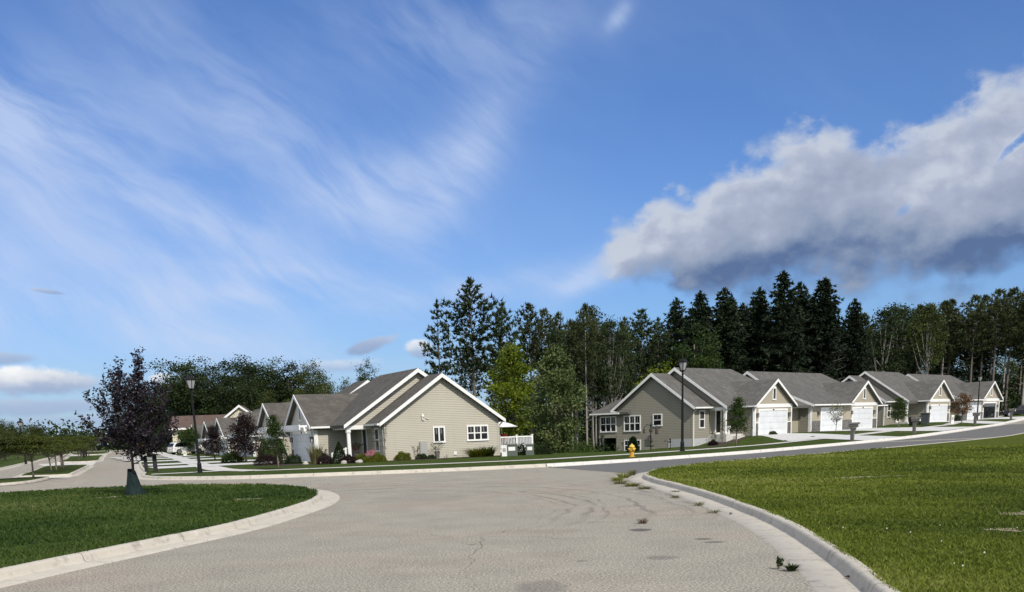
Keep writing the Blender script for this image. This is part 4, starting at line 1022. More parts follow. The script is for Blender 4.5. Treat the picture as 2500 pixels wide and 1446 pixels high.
# young planted trees
yt = proto(broadleaf('young_tree', 101, 2.9, .32, .62, 'leaf_street', 'bark_young', '', 'tree', size=.10, nc=60, per=60, crad=.34, r0=.04, shape='cone', limbs=14), 2.9)
plant(yt, [(-12.7, 59.1, 3.0, 1.0)], ['slim young green tree on the grass before the garages of the beige house'])
plant(yt, [(16.5, 74.6, 3.4, 1.05)], ['young olive green tree on the lawn before the porch of the nearest grey house'])
plant(yt, [(40.3, 107.2, 3.0, 1.5)], ['young green tree before the porch of the second grey house'])
yb = proto(broadleaf('young_tree', 103, 2.7, .36, .75, 'leaf_brown', 'bark_young', '', 'tree', size=.11, nc=50, per=50, crad=.4, r0=.04, shape='oval', limbs=12), 2.7)
plant(yb, [(48.6, 111.6, 3.3, 1.1)], ['small orange brown tree in front of the second grey house'])
yc = proto(broadleaf('young_tree', 105, 2.6, .42, .6, 'leaf_dry', 'bark_young', '', 'tree', size=.11, nc=34, per=26, crad=.4, r0=.03, shape='oval', limbs=16), 2.6)
plant(yc, [(29.8, 94.0, 2.6, 1.1)], ['thin sparse young tree in front of the middle white garage door'])
pu = proto(broadleaf('purple_tree', 107, 3.2, .2, 1.5, 'leaf_purple', 'bark_dark', '', 'tree', size=.12, nc=90, per=75, crad=.5, r0=.06, shape='cone', limbs=16), 3.2)
plant(pu, [(-19.0, 77.5, 3.4, 1.12)], ['wide dark purple tree in front of the left row of garages'])
plant(pu, [(-25.4, 92.5, 2.9, 1.0)], ['smaller dark purple tree behind the wide one, nearer the white car'])
rb = proto(broadleaf('round_tree', 109, 4.2, .08, 2.6, 'leaf_street', 'bark_grey', '', 'tree', size=.3, nc=60, per=70, crad=.9, limbs=8), 4.2)
plant(rb, [(-57.5, 182, 5.2, 1.2)], ['rounded mid green tree behind the white car'])
plant(rb, [(-62.5, 190, 4.0, 1.3)], ['low green tree left of the rounded one, by the boulevard'])
plant(rb, [(-41.5, 139, 3.8, .7)], ['yellowish green tree between the white car and the cream house'])

# the purple plum on the near lawn: visible limbs, upswept twigs, leaves in strings along them
def plum():
    r = np.random.default_rng(123); x, y = -12.5, 35.2
    root = empty('plum_tree', (x, y, hz(x, y)+LAWN-.03), 0, 'dark purple leaved plum tree with a green watering bag round its trunk', 'tree')
    tr = MB(); P, T = [], []
    H = 4.75
    trunk = [np.array(p) for p in [(.0, 0, 0), (-.01, 0, .6), (-.02, .01, 1.2), (-.05, 0, 1.7), (-.06, .01, 2.2), (-.07, 0, 2.9), (-.09, .02, 3.55)]]
    tr.tube(trunk, [.062, .05, .045, .042, .034, .022, .010], 9)
    def grow(p, d, L, rad, lev):
        n = max(3, int(L/.13)); pts = [p]; d = np.array(d, float)
        for i in range(n):
            d = unit(d+np.array([0, 0, .075])+r.normal(0, .06, 3)); p = p+d*L/n; pts.append(p)
            if lev < 3 and i >= 1 and r.random() < (.66 if lev == 1 else .60):
                side = unit(d*.75+unit(r.normal(0, 1, 3)*np.array([1, 1, .3]))*.75+np.array([0, 0, .2]))
                grow(p, side, L*r.uniform(.35, .62), rad*.5, lev+1)
            if lev >= 1 and (i > 1 or lev > 1):
                m = r.integers(5, 9) if lev > 1 else r.integers(3, 6)
                P.append(p+r.normal(0, .055, (m, 3))); T.append(np.full(m, r.uniform(.1, .75)))
        tr.tube(pts, np.linspace(rad, .004, len(pts)), 5, cap=False)
    zs = np.linspace(1.1, 3.45, 27)
    for i, z in enumerate(zs):
        a = i*2.4+r.normal(0, .3); f = (z-1.1)/2.35
        L = (1.62-.72*f)*r.uniform(.8, 1.1)*(1.05 if math.cos(a) > 0 else .98); el = .16+.75*f+r.normal(0, .1)
        if z < 1.45: L *= .95
        j = np.interp(z, [t[2] for t in trunk], range(len(trunk))); k = int(j); q = trunk[k]+(trunk[min(k+1, 6)]-trunk[k])*(j-k)
        grow(q, (math.cos(a)*math.cos(el), math.sin(a)*math.cos(el), math.sin(el)), L, .022*(1-.4*f), 1)
    tr.build('trunk', MATS['bark_dark'], root, smooth=True)
    P = np.vstack(P); T = np.hstack(T)
    V, F, t = leaves(r, P, .10, T, .8, .6)
    np_mesh('crown', V, F, MATS['leaf_plum'], root, t); root.rotation_euler = (0, R(4), 0); root.scale = (1, 1, .96)
    # a cluster of yellow orange leaves low on the right
    q = r.normal(0, .07, (16, 3))+np.array([.30, -.2, 1.75]); V, F, t = leaves(r, q, .10, np.full(16, .6))
    np_mesh('orange_leaves', V, F, mat('leaf_orange', (.5, .2, .015), .6), root, t)
    # watering bag: a sagging cone of woven plastic zipped round the trunk
    n, m = 40, 16; V = []
    for j in range(m):
        f = j/(m-1); z = .015+.83*f
        for k in range(n):
            a = 2*math.pi*k/n
            rad = (.325-.205*f**.85)*(1+.05*math.sin(3*a+1.5+f*4)+.035*math.sin(7*a+f*6))*(1.06 if .08 < f < .3 else 1)
            fold = -.045*max(0, math.cos((a+1.0)*1.5))**8*(1-f)
            zz = z+(.06*math.cos(a-2.4) if j == m-1 else .05*f*math.cos(a-2.4))
            V.append(((rad+fold)*math.cos(a)*1.04+.05*f*-1+.03, (rad+fold)*math.sin(a)+.02, zz))
    F = [(j*n+k, j*n+(k+1) % n, (j+1)*n+(k+1) % n, (j+1)*n+k) for j in range(m-1) for k in range(n)]
    bagm = mat('woven_plastic', rough=.75, fn=lambda g: {'Base Color': g.mix(g.noise(g.obj(), 4, 5), (.005, .013, .013), (.012, .028, .027)), 'Normal': g.bump(g.noise(g.obj(), 7, 4, .6), .9, .06)}, spec=.2)
    b = MB(); b.add(V, F); bag = b.build('watering_bag', bagm, None, smooth=True)
    bag.location = (x, y, hz(x, y)+LAWN-.02); tag(bag, 'dark green watering bag zipped round the foot of the plum tree', 'watering bag')
plum()

# ------------------------------------------------------------------ shrubs and garden plants
def shrub(name, seed, shape, w, h, leafm, label, n=1500, size=.05, catg='shrub', spiky=False):
    r = np.random.default_rng(seed); root = empty(name, (0, 0, 0), 0, label, catg)
    n = int(n*2.4); size *= 1.35; k = n; d = unit(r.normal(0, 1, (k, 3))); rad = .72+.3*r.random(k)**.6
    lump = 1+.10*np.sin(d[:, 0]*7+seed)+.09*np.sin(d[:, 1]*9+2*seed)+.07*np.sin(d[:, 2]*8)
    if shape == 'ball': C = d*rad[:, None]*lump[:, None]*np.array([w/2, w/2, h/2])+np.array([0, 0, h*.5])
    elif shape == 'cone':
        t = r.random(k)**1.3; a = r.random(k)*6.283; rr = (1-t)**.8*w/2*(.75+.3*r.random(k))*(1+.08*np.sin(a*5+t*9))
        C = np.c_[np.cos(a)*rr, np.sin(a)*rr, t*h]
    else:
        C = d*rad[:, None]*lump[:, None]*np.array([w/2, w/2, h]); C[:, 2] = np.abs(C[:, 2])
    C[:, 2] = np.maximum(C[:, 2], .02)
    V, F, T = leaves(r, C, size, r.uniform(.1, .8, k), .8)
    np_mesh('foliage', V, F, MATS[leafm], root, T)
    s = MB()
    for q in range(6):
        a = q*1.05; s.tube([(0, 0, -.1), (math.cos(a)*w*.12, math.sin(a)*w*.12, h*.3), (math.cos(a)*w*(.28 if shape != 'cone' else .1), math.sin(a)*w*(.28 if shape != 'cone' else .1), h*.62)], [.02, .015, .006], 4)
    s.build('stem', MATS['bark_dark'], root)
    return root
def tuft(name, seed, w, h, m, label, n=160, catg='plant', wd=.012, stems=True):
    r = np.random.default_rng(seed); a = r.random(n)*6.283; b = r.random(n)**.5*w*.22
    B = np.c_[np.cos(a)*b, np.sin(a)*b, np.zeros(n)]; L = h*r.uniform(.55, 1.1, n); o = r.uniform(.1, .55, n)*w
    tip = B+np.c_[np.cos(a)*o, np.sin(a)*o, L]; mid = B+np.c_[np.cos(a)*o*.35, np.sin(a)*o*.35, L*.65]
    s = np.c_[-np.sin(a), np.cos(a), np.zeros(n)]*wd
    V = np.stack([B-s, B+s, mid+s*.8, mid-s*.8, tip], 1).reshape(-1, 3); i = np.arange(n)*5
    F = np.vstack([np.c_[i, i+1, i+2], np.c_[i, i+2, i+3], np.c_[i+3, i+2, i+4]])
    o_ = np_mesh(name, V, F, MATS[m], None, np.repeat(np.clip(r.normal(.5, .25, n), 0, 1), 5)); tag(o_, label, catg); return o_
def put(o, x, y, s=1., base=LAWN): o.location = (x, y, hz(x, y)+base-.01); o.scale = (s, s, s); return o
SB = 'clipped gold green shrubs along the beige house'
put(shrub('shrub', 1, 'dome', 1.15, .5, 'leaf_gold', 'gold green mounded shrub left of its twin before the beige porch', 1700), -9.05, 66.6)
put(shrub('shrub', 2, 'dome', 1.05, .5, 'leaf_gold', 'gold green mounded shrub by the corner of the beige gable wall', 1700), -8.05, 66.9)
put(shrub('shrub', 3, 'dome', 1.1, .52, 'leaf_gold', 'gold green mounded shrub alone in front of the beige gable wall', 1700), -6.55, 68.0)
put(shrub('cone_shrub', 4, 'cone', 1.15, 1.35, 'leaf_yew', 'dark conical evergreen beside the porch steps of the beige house', 2400), -10.35, 66.2)
put(shrub('cone_shrub', 5, 'cone', 1.3, 1.7, 'leaf_yew', 'dark conical evergreen left of the beige garage, behind the slim young tree', 2600), -14.75, 69.6)
put(shrub('cone_shrub', 6, 'cone', 1.3, 1.7, 'leaf_street', 'green conical evergreen farther left beside the purple tree', 2400), -18.5, 81.3)
put(shrub('shrub', 7, 'dome', 1.1, .55, 'leaf_purple', 'low dark red shrub left of the conical evergreen by the beige steps', 1400), -11.2, 66.0)
put(shrub('shrub', 8, 'dome', 1.0, .5, 'leaf_purple', 'low dark red shrub right of the conical evergreen by the beige steps', 1400), -9.75, 65.9)
put(shrub('shrub', 9, 'dome', 1.5, .75, 'leaf_purple', 'dark shrub at the foot of the slim young tree by the left garage', 1600), -15.6, 68.8)
put(shrub('shrub', 10, 'dome', 1.1, .6, 'leaf_yew', 'dark green shrub right of the tall conical evergreen by the left garage', 1500), -13.9, 69.4)
put(shrub('shrub', 11, 'dome', .9, .35, 'leaf_hard', 'low grey green plant at the foot of the beige wall under the meter', 900), -5.4, 68.9)
put(shrub('shrub', 12, 'dome', .55, .28, 'leaf_hard', 'tiny dark shrub beside the wall meter box', 600), -4.75, 69.2)
put(tuft('ornamental_grass', 13, 1.4, 1.35, 'leaf_dry', 'tall feathery ornamental grass in front of the nearest left garage door', 260), -12.1, 67.6)
put(tuft('ornamental_grass', 14, 1.3, 1.3, 'leaf_dry', 'tall feathery ornamental grass beside the second left garage door', 220), -16.6, 77.2)
put(shrub('shrub', 15, 'ball', .8, .85, 'leaf_yew', 'round dark shrub under the feathery grass by the nearest left garage', 1300), -12.0, 68.0)
put(tuft('daylily_clump', 16, 2.3, .62, 'leaf_gold', 'pale green clump of long leaved plants at the right end of the beige wall', 420, wd=.02), -1.75, 70.0)
put(tuft('daylily_clump', 17, 1.5, .7, 'leaf_street', 'dark green clump of long leaves beside the pale one', 220, wd=.02), -1.0, 70.4)
put(shrub('rose_bush', 18, 'dome', .9, .75, 'petal_pink', 'pink flowering bush under the narrow window of the beige house', 420, .06), -8.55, 68.0)
put(shrub('shrub', 19, 'dome', 1.6, .8, 'leaf_street', 'broad green shrub at the foot of the wide purple tree', 1600, .07), -20.2, 78.2)
put(shrub('shrub', 20, 'ball', 1.2, 1.0, 'leaf_street', 'green rounded shrub right of the wide purple tree', 1500, .07), -17.6, 78.4)
for i, (x, y, w_, h_, m_, lb) in enumerate([(22.3, 95.1, .8, .6, 'leaf_yew', 'small round shrub left of the nearest white garage door'), (26.5, 99.6, 1.4, .65, 'leaf_olive', 'sprawling grey shrub right of the nearest white garage door'),
        (29.7, 102.6, .9, .75, 'leaf_yew', 'small round shrub before the middle white garage door'), (18.3, 91.6, .8, .45, 'leaf_purple', 'dark red round shrub by the grey porch'), (47.0, 118.5, 1.1, .8, 'leaf_yew', 'dark shrub by the second grey house garage'), (53.8, 124.6, .9, .7, 'leaf_yew', 'dark shrub before the farther narrow garage of the second grey house'),
        (41.4, 119.0, 1.4, .5, 'leaf_olive', 'low shrub at the left wall of the second grey house'), (24.6, 96.0, .9, .3, 'leaf_olive', 'low dark plant at the corner of the nearest driveway')]):
    put(shrub('shrub', 30+i, 'dome', w_, h_, m_, lb, 900, .06), x, y)
put(shrub('shrub', 50, 'dome', 1.2, .7, 'leaf_yew', 'dark shrub under the white deck between the utility boxes', 900, .06), 1.1, 70.9); put(shrub('shrub', 51, 'dome', 1.1, .6, 'leaf_yew', 'dark shrub at the right foot of the white deck', 900, .06), 2.7, 71.2)
# climbing trellis plants and thin garden shrubs against walls
def wispy(name, seed, h, m, label, x, y, n=7):
    r = np.random.default_rng(seed); root = empty(name, (x, y, hz(x, y)+LAWN-.02), 0, label, 'plant'); s = MB(); P = []
    for k in range(n):
        a = r.random()*6.28; q = np.array([math.cos(a)*.06*h, math.sin(a)*.06*h, 0.]); pts = [q]
        for j in range(5): q = q+np.array([math.cos(a)*.035*h, math.sin(a)*.035*h, h/5])+r.normal(0, .025*h, 3); pts.append(q); P.append(q+r.normal(0, .05*min(1, h)+.01, (5+j*3, 3)))
        s.tube(pts, np.linspace(.012, .004, len(pts))*min(1, h*1.2), 4)
    s.build('stem', MATS['bark_young'], root)
    P = np.vstack(P); V, F, T = leaves(r, P, .07 if h > .5 else .03, r.uniform(.1, .8, len(P)), .8); np_mesh('foliage', V, F, MATS[m], root, T); return root
wispy('climbing_plant', 41, 2.1, 'leaf_hard', 'thin climbing plant up the corner of the beige gable wall', -7.95, 68.3)
wispy('climbing_plant', 42, 1.9, 'leaf_olive', 'thin leggy shrub by the window of the nearest grey house', 19.2, 92.4)
wispy('garden_plant', 43, .9, 'leaf_purple', 'spindly dark plant beside the white garage corner post of the beige house', -11.6, 67.6, 5)
wispy('garden_plant', 44, .8, 'leaf_purple', 'spindly plant standing alone before the beige gable wall', -5.75, 68.6, 4)
wispy('garden_plant', 45, 1.0, 'leaf_olive', 'thin dry shrub left of the grey house window', 18.4, 91.8, 5)
# young conifer and the dark green hedge shapes by the walkout
yk = proto(conifer('young_spruce', 'spruce', 51, 2.3, .04, .75, 'needle_spruce', 'bark_dark', '', 'tree', r0=.04, dens=2.2), 2.3)
plant(yk, [(9.2, 74.5, 1.0, 1.)], ['young spruce growing before the low basement window'])
plant(yk, [(10.0, 99.5, 2.4, 1.2)], ['young green spruce seen under the sunroom on posts'])
# weeds in the gutter
put(tuft('gutter_weed', 61, .22, .08, 'leaf_hard', 'leafy weed growing in the right gutter near the camera', 90, wd=.012), 3.55, 12.75, 1., .02)
w61 = wispy('gutter_weed', 62, .12, 'leaf_hard', 'small weed with a tall seed stalk at the edge of the right gutter', 3.45, 12.95, 4); w61.location.z = .01
for i, (x, y, w_, h_) in enumerate([(3.85, 35.6, .8, .15), (3.75, 33.8, .8, .13), (3.95, 32.2, .9, .12), (4.1, 30.6, .7, .09), (4.3, 37.6, .8, .22), (4.75, 38.9, .5, .25)]):
    t_ = tuft('weed_clump', 70+i, w_, h_, 'leaf_dry' if i % 2 else 'leaf_gold', 'yellowish grass weeds in the joint at the turn of the right kerb', 130, wd=.008); put(t_, x, y, 1., .01); t_['group'] = 'weeds at the turn of the right kerb'
for i, (x, y, w_, h_) in enumerate([(4.35, 26.5, .5, .07), (4.4, 23.6, .45, .1), (4.35, 21.6, .5, .06), (4.7, 28.6, .4, .06)]):
    t_ = tuft('weed_clump', 80+i, w_, h_, 'leaf_dry', 'flat dry weeds scattered along the right gutter', 60, wd=.006); put(t_, x, y, 1., .015); t_['group'] = 'dry weeds along the right gutter'
t_ = tuft('dry_weed', 90, .3, .12, 'leaf_brown', 'reddish dry weed standing alone on the asphalt', 70, wd=.005); put(t_, 2.62, 19.8, 1., .0)

# undergrowth of the wood and the far hill trees: masses nobody could count
def mass(name, seed, pts, n, size, m, label):
    r = np.random.default_rng(seed); P = []
    for (x, y, rx, ry, h) in pts:
        k = max(20, int(n*rx*ry/60)); c = np.c_[x+r.normal(0, .5, k)*rx, y+r.normal(0, .5, k)*ry, np.zeros(k)]
        hh = h*(.45+.55*np.abs(np.sin(c[:, 0]*.55+seed)*np.cos(c[:, 1]*.4))); c[:, 2] = hgt(c[:, 0], c[:, 1])-.3+hh*r.random(k)**.7
        P.append(c)
    P = np.vstack(P); tn = .4+.35*np.sin(P[:, 0]*.7)*np.sin(P[:, 2]*1.1+P[:, 1]*.5)
    V, F, T = leaves(r, P, size, tn, .6); o = np_mesh(name, V, F, MATS[m], None, T); tag(o, label, kind='stuff'); return o
mass('undergrowth', 201, [(x, 125+.55*x+(i % 3)*5, 7, 6, 5+3*((i*3) % 4)/3) for i, x in enumerate(range(2, 100, 5))], 3200, .42, 'leaf_hard', 'dark undergrowth filling the shade of the wood')
mass('undergrowth', 205, [(x, 150+.5*x+(i % 3)*6, 8, 7, 12+3*((i*3) % 4)/3) for i, x in enumerate(range(8, 110, 6))], 3600, .5, 'leaf_hard', 'dark undergrowth filling the shade of the wood')
mass('low_bushes', 203, [(5.5, 86, 3.5, 2.0, 1.7), (1.8, 88, 2.6, 2, 2.2), (8.5, 100, 5, 3, 1.6), (3, 96, 4, 3, 2.4)], 6000, .2, 'leaf_street', 'low green bushes at the edge of the wood between the houses')
mass('hill_trees', 207, [(x, 330+.2*abs(x+220)+(i % 4)*9, 16, 12, 7.5+4.5*math.sin(i*.9)**2) for i, x in enumerate(range(-330, -70, 9))], 320, 1.3, 'leaf_hard', 'far wooded rise beyond the boulevard')
mass('hill_trees', 209, [(x, 250+(i % 3)*9, 9, 7, 6.0+2.*math.sin(i)**2) for i, x in enumerate(range(-190, -100, 7))], 380, .8, 'leaf_hard', 'far wooded rise beyond the boulevard')
# ------------------------------------------------------------------ street furniture
def lathe_part(prof, name, m, parent, n=14, smooth=True, c=(0, 0, 0)):
    b = MB(); b.lathe(prof, n, c); return b.build(name, MATS[m] if isinstance(m, str) else m, parent, smooth=smooth)
def street_lamp(label):
    r = empty('street_lamp', (0, 0, 0), 0, label, 'street lamp', 'black street lamps')
    b = MB(); b.lathe([(.17, 0), (.17, .05), (.13, .09), (.12, .5), (.105, .58), (.085, .62), (.08, 1.2), (.052, 4.42), (.07, 4.44), (.07, 4.50), (.04, 4.53), (.05, 4.60)], 14); b.build('post', MATS['black_metal'], r)
    h = MB()
    h.lathe([(.05, 4.60), (.15, 4.64), (.16, 4.68), (.02, 4.685)], 6)
    h.lathe([(.31, 5.13), (.33, 5.16), (.27, 5.24), (.12, 5.33), (.05, 5.36), (.045, 5.42), (.015, 5.46), (.004, 5.50)], 6)
    for k in range(6):
        a = 2*math.pi*k/6; h.tube([(.155*math.cos(a), .155*math.sin(a), 4.67), (.295*math.cos(a), .295*math.sin(a), 5.15)], .018, 5)
    lan = h.build('lantern', MATS['black_metal'], r)
    g_ = MB(); g_.lathe([(.14, 4.69), (.275, 5.125)], 6); g_.build('lamp_glass', MATS['lamp_glass'], lan)
    return r
l0 = street_lamp('tall black street lamp at the corner in front of the left row'); l0.location = (-16.65, 57.35, hz(-16.65, 57.35)+LAWN-.02); l0.scale = (.97, .97, .955)
l1 = copy_tree(l0, (11.2, 65.7, hz(11.2, 65.7)+LAWN-.02), .5, (1.04, 1.04, 1.04)); l1['label'] = 'tall black street lamp before the nearest grey gable, right of the hydrant'
l2 = copy_tree(l0, (58.1, 129.0, hz(58.1, 129)+LAWN-.02), .2, (1., 1., .99)); l2['label'] = 'distant black street lamp beside the second grey house'
l3 = copy_tree(l0, (-50., 110, hz(-50, 110)+LAWN-.02), .2, (1, 1, .82)); l3['label'] = 'street lamp top showing over the trees at the far left'

hy = empty('fire_hydrant', (7.05, 57.6, hz(7.05, 57.6)+LAWN), .4, 'yellow fire hydrant on the grass strip before the grey house', 'hydrant')
yel = mat('hydrant_paint', rough=.45, fn=lambda g: g.mix(g.ss(g.noise(g.obj(), 6, 4), .45, .75), (.62, .33, .03), (.50, .26, .03)), spec=.45)
yel2 = mat('hydrant_cap_paint', rough=.45, fn=lambda g: g.mix(g.noise(g.obj(), 6, 4), (.70, .50, .07), (.6, .42, .06)), spec=.45)
lathe_part([(.17, -.02), (.17, .03), (.12, .04), (.115, .30), (.16, .305), (.16, .345), (.125, .35), (.125, .50), (.155, .505), (.155, .53)], 'barrel', yel, hy, 18, False)
lathe_part([(.165, .531), (.16, .56), (.125, .62), (.07, .66), (.035, .67), (.035, .72), (.006, .725)], 'bonnet', yel2, hy, 18, False)
for a, rr, L in ((-1.57, .075, .17), (0.0, .055, .155), (3.14, .055, .155)):
    b = MB(); d = Vector((math.cos(a), math.sin(a), 0)); p0 = d*.09+Vector((0, 0, .43)); b.tube([p0, d*L+Vector((0, 0, .43))], rr*.8, 10); b.tube([d*L+Vector((0, 0, .43)), d*(L+.05)+Vector((0, 0, .43))], rr, 10); b.tube([d*(L+.05)+Vector((0, 0, .43)), d*(L+.085)+Vector((0, 0, .43))], .02, 5)
    b.build('outlet_cap', yel2, hy)

# moulded mailboxes on posts
def mailbox(m, label, group, flag=True):
    r = empty('mailbox', (0, 0, 0), 0, label, 'mailbox', group)
    b = MB(); b.prism([(-.10, 0), (.10, 0), (.11, .55), (.24, .86), (-.12, .86)], lambda p, q, a: (a, p, q), -.10, .10); b.build('post', m, r, bevel=.015)
    b = MB()
    prof = [(-.13, .87), (.13, .87), (.14, 1.0), (.11, 1.10), (.05, 1.15), (-.05, 1.15), (-.11, 1.10), (-.14, 1.0)]
    b.prism(prof, lambda p, q, a: (p, a, q), -.22, .40); bx = b.build('box', m, r, bevel=.012)
    b = MB(); b.prism([(-.15, 1.085), (.15, 1.085), (.06, 1.175), (-.06, 1.175)], lambda p, q, a: (p, a, q), -.25, .44); b.build('lid_cap', m, bx)
    b = MB(); b.box(-.10, .10, .401, .408, .90, .97); b.box(-.10, .10, .401, .408, 1.0, 1.05); b.build('name_plate', W, bx)
    if not flag: return r
    b = MB(); b.box(.141, .155, .0, .03, .95, 1.09); b.box(.141, .155, -.07, .0, 1.05, 1.09); b.build('flag', mat('flag_red', (.45, .03, .03), .5), bx)
    return r
mb_black = mat('mailbox_black', rough=.5, fn=lambda g: g.mix(g.noise(g.obj(), 5, 4), (.010, .009, .010), (.022, .019, .02)), spec=.4)
mb_grey = mat('mailbox_taupe', rough=.6, fn=lambda g: g.mix(g.noise(g.obj(), 5, 4), (.115, .11, .10), (.16, .15, .14)), spec=.3)
gl_, gr_ = 'dark mailboxes on the left street', 'taupe mailboxes on the side street'
b0 = mailbox(mb_black, 'larger black mailbox nearest the corner, left of the lamp', gl_)
b1 = mailbox(mb_grey, 'taupe mailbox on the grass tip before the middle garage doors', gr_, False)
def mbox(p, x, y, rz, s, label, first=False):
    o = p if first else copy_tree(p); o.location = (x, y, hz(x, y)+LAWN-.02); o.rotation_euler = (0, 0, rz); o.scale = (s, s, s); o['label'] = label
mbox(b0, -20.6, 62.0, R(200), 1.2, 'black mailbox nearest the corner, left of the tall lamp', True)
mbox(b0, -21.35, 62.6, R(200), 1.06, 'black mailbox just left of the one nearest the corner')
mbox(b0, -35.4, 103.0, R(150), 1.15, 'black mailbox farther along the left pavement, seen past the plum trunk')
for k, (x, y) in enumerate(((-43.6, 120.5), (-45.0, 123.2), (-45.6, 126.5))): mbox(b0, (-58.6, -64.6, -68.6)[k], (147, 163, 171)[k], R(70), 1.05, ['black mailbox post on the third median, nearest of three', 'black mailbox post on the third median, middle of three', 'black mailbox post on the third median, farthest of three'][k])
mbox(b1, 24.9, 74.9, R(-130), 1.1, 'taupe mailbox on the grass tip before the middle garage doors', True)
mbox(b1, 33.6, 85.9, R(-130), 1.1, 'taupe mailbox where the two wide driveways meet the street')
mbox(b1, 47.7, 106.3, R(-130), 1.1, 'taupe mailbox before the second grey house, left of the far lamp')
mbox(b1, 61.3, 127.0, R(-130), 1.1, 'taupe mailbox at the right edge in front of the black car')
# the little white utility markers and boxes
def pedestal(name, x, y, w_, h_, m, label, catg='utility box', rz=0.):
    o = empty(name, (x, y, hz(x, y)+LAWN-.02), rz, label, catg)
    b = MB(); b.box(-w_/2, w_/2, -w_*.4, w_*.4, 0, h_*.9); b.build('cabinet', m, o, bevel=.02)
    b = MB(); b.prism([(-w_*.45, h_*.9+.002), (w_*.45, h_*.9+.002), (w_*.40, h_), (-w_*.40, h_)], lambda p, q, a: (a, p, q), -w_*.54, w_*.54); b.build('lid', m, o)
    b = MB(); b.box(-w_*.3, w_*.3, -w_*.4-.012, -w_*.4-.002, h_*.45, h_*.75); b.build('notice', W if w_ > .4 else MATS['gutter_grey'], o)
    return o
tg = mat('utility_green', rough=.6, fn=lambda g: g.mix(g.noise(g.obj(), 5, 4), (.075, .095, .08), (.12, .14, .12)))
pale = mat('utility_pale', (.62, .62, .54), .6)
pedestal('utility_box', .55, 69.6, .75, .8, tg, 'grey green utility box under the white deck, left of the other')
pedestal('utility_box', 1.75, 70.0, .55, .75, tg, 'narrower green utility box under the right end of the white deck')
pedestal('utility_box', .05, 69.0, .35, .72, W, 'small white box under the left end of the white deck')
pedestal('marker_post', -37.7, 124.6, .36, .62, pale, 'pale rounded marker standing in front of the white car', 'marker')
pedestal('marker_post', -63.4, 195, .34, .7, pale, 'pale small marker on the far lawn left of the white car', 'marker')
pedestal('marker_post', 49.6, 116.2, .3, .95, W, 'small white post between the second and third mailboxes', 'marker')
# wheeled bins by the second grey house
def bin_(x, y, s, m, label):
    o = empty('wheeled_bin', (x, y, hz(x, y)+LAWN), R(-30), label, 'bin'); b = MB()
    b.prism([(-.26*s, .06), (.26*s, .06), (.34*s, 1.0*s), (-.34*s, 1.0*s)], lambda p, q, a: (p, a, q), -.32*s, .32*s); b.build('body', m, o, bevel=.02)
    b = MB(); b.prism([(-.38*s, 1.002*s), (.38*s, 1.002*s), (.30*s, 1.09*s), (-.30*s, 1.09*s)], lambda p, q, a: (p, a, q), -.37*s, .37*s); b.build('lid', m, o)
    for sx in (-1, 1):
        b = MB(); b.tube([(sx*.2*s, .34*s, .1*s), (sx*.26*s, .34*s, .1*s)], .1*s, 12); b.build('wheel', MATS['black_metal'], o)
binm = mat('bin_grey', rough=.6, fn=lambda g: g.mix(g.noise(g.obj(), 4, 4), (.035, .045, .05), (.06, .07, .075)))
bin_(45.4, 113.2, 1.25, binm, 'large grey wheeled bin on the lawn before the second grey house'); bin_(44.3, 114.0, .9, MATS['black_metal'], 'small dark wheeled bin left of the large grey one')
# bird feeder pole and standpipe by the grey basement wall
bf = empty('bird_feeder', (12.3, 87.6, hz(12.3, 87.6)+LAWN-.05), 0, 'dark bird feeder pole with hanging feeders against the grey gable wall', 'bird feeder')
b = MB(); b.tube([(0, 0, 0), (0, 0, 2.2)], .04, 6); b.tube([(-.55, 0, 1.9), (-.3, 0, 2.1), (0, 0, 2.0), (.3, 0, 2.1), (.5, 0, 1.95)], .025, 5); b.build('pole', MATS['black_metal'], bf)
for x, z, w_, h_ in ((-.55, 1.45, .09, .4), (.5, 1.35, .14, .55), (0.02, 1.55, .16, .25)):
    b = MB(); b.lathe([(w_*.8, z-.05), (w_, z), (w_*.9, z+h_*.8), (.02, z+h_)], 8, (x, 0, 0)); b.build('feeder', MATS['bark_dark'], bf)
b = MB(); b.lathe([(.05, .3), (.3, .36), (.32, .40), (.05, .41)], 10); b.build('tray', MATS['black_metal'], bf)
sp_ = MB(); sp_.tube([(0, 0, 0), (0, 0, .75)], .045, 6); sp_.tube([(-.12, 0, .62), (.1, 0, .62)], .05, 6); sp_.lathe([(.08, .75), (.09, .8), (.04, .9), (.01, .92)], 8)
so_ = sp_.build('standpipe', MATS['black_metal']); so_.location = (14.0, 88.2, hz(14, 88.2)+LAWN-.02); tag(so_, 'short dark standpipe left of the pale foundation wall', 'pipe')

# things round the beige porch and deck
def atL(u, v, z=0): p = OL+u*dL+v*bL; return (float(p[0]), float(p[1]), z)
um = empty('parasol', atL(1.6, 9.2, .5), 0, 'white parasol over the deck behind the beige house', 'parasol')
b = MB(); b.tube([(0, 0, 0), (0, 0, 1.95)], .022, 8); b.build('pole', W, um)
b = MB(); b.lathe([(1.1, 1.52), (1.1, 1.5), (.6, 1.70), (.02, 1.86), (.02, 1.9), (.6, 1.74), (1.1, 1.53)], 8); b.build('canopy', W, um)
ch = empty('deck_chair', atL(1.0, 8.95, .505), R(-25), 'red cushioned chair on the white deck', 'chair')
redm = mat('cushion_red', rough=.8, fn=lambda g: g.mix(g.noise(g.obj(), 5, 4), (.13, .008, .010), (.21, .014, .016)))
b = MB(); b.box(-.28, .28, -.28, .28, .40, .5); b.build('seat', redm, ch, bevel=.03)
b = MB(); b.box(-.28, .28, .2, .3, .505, 1.02); b.build('backrest', redm, ch, bevel=.03)
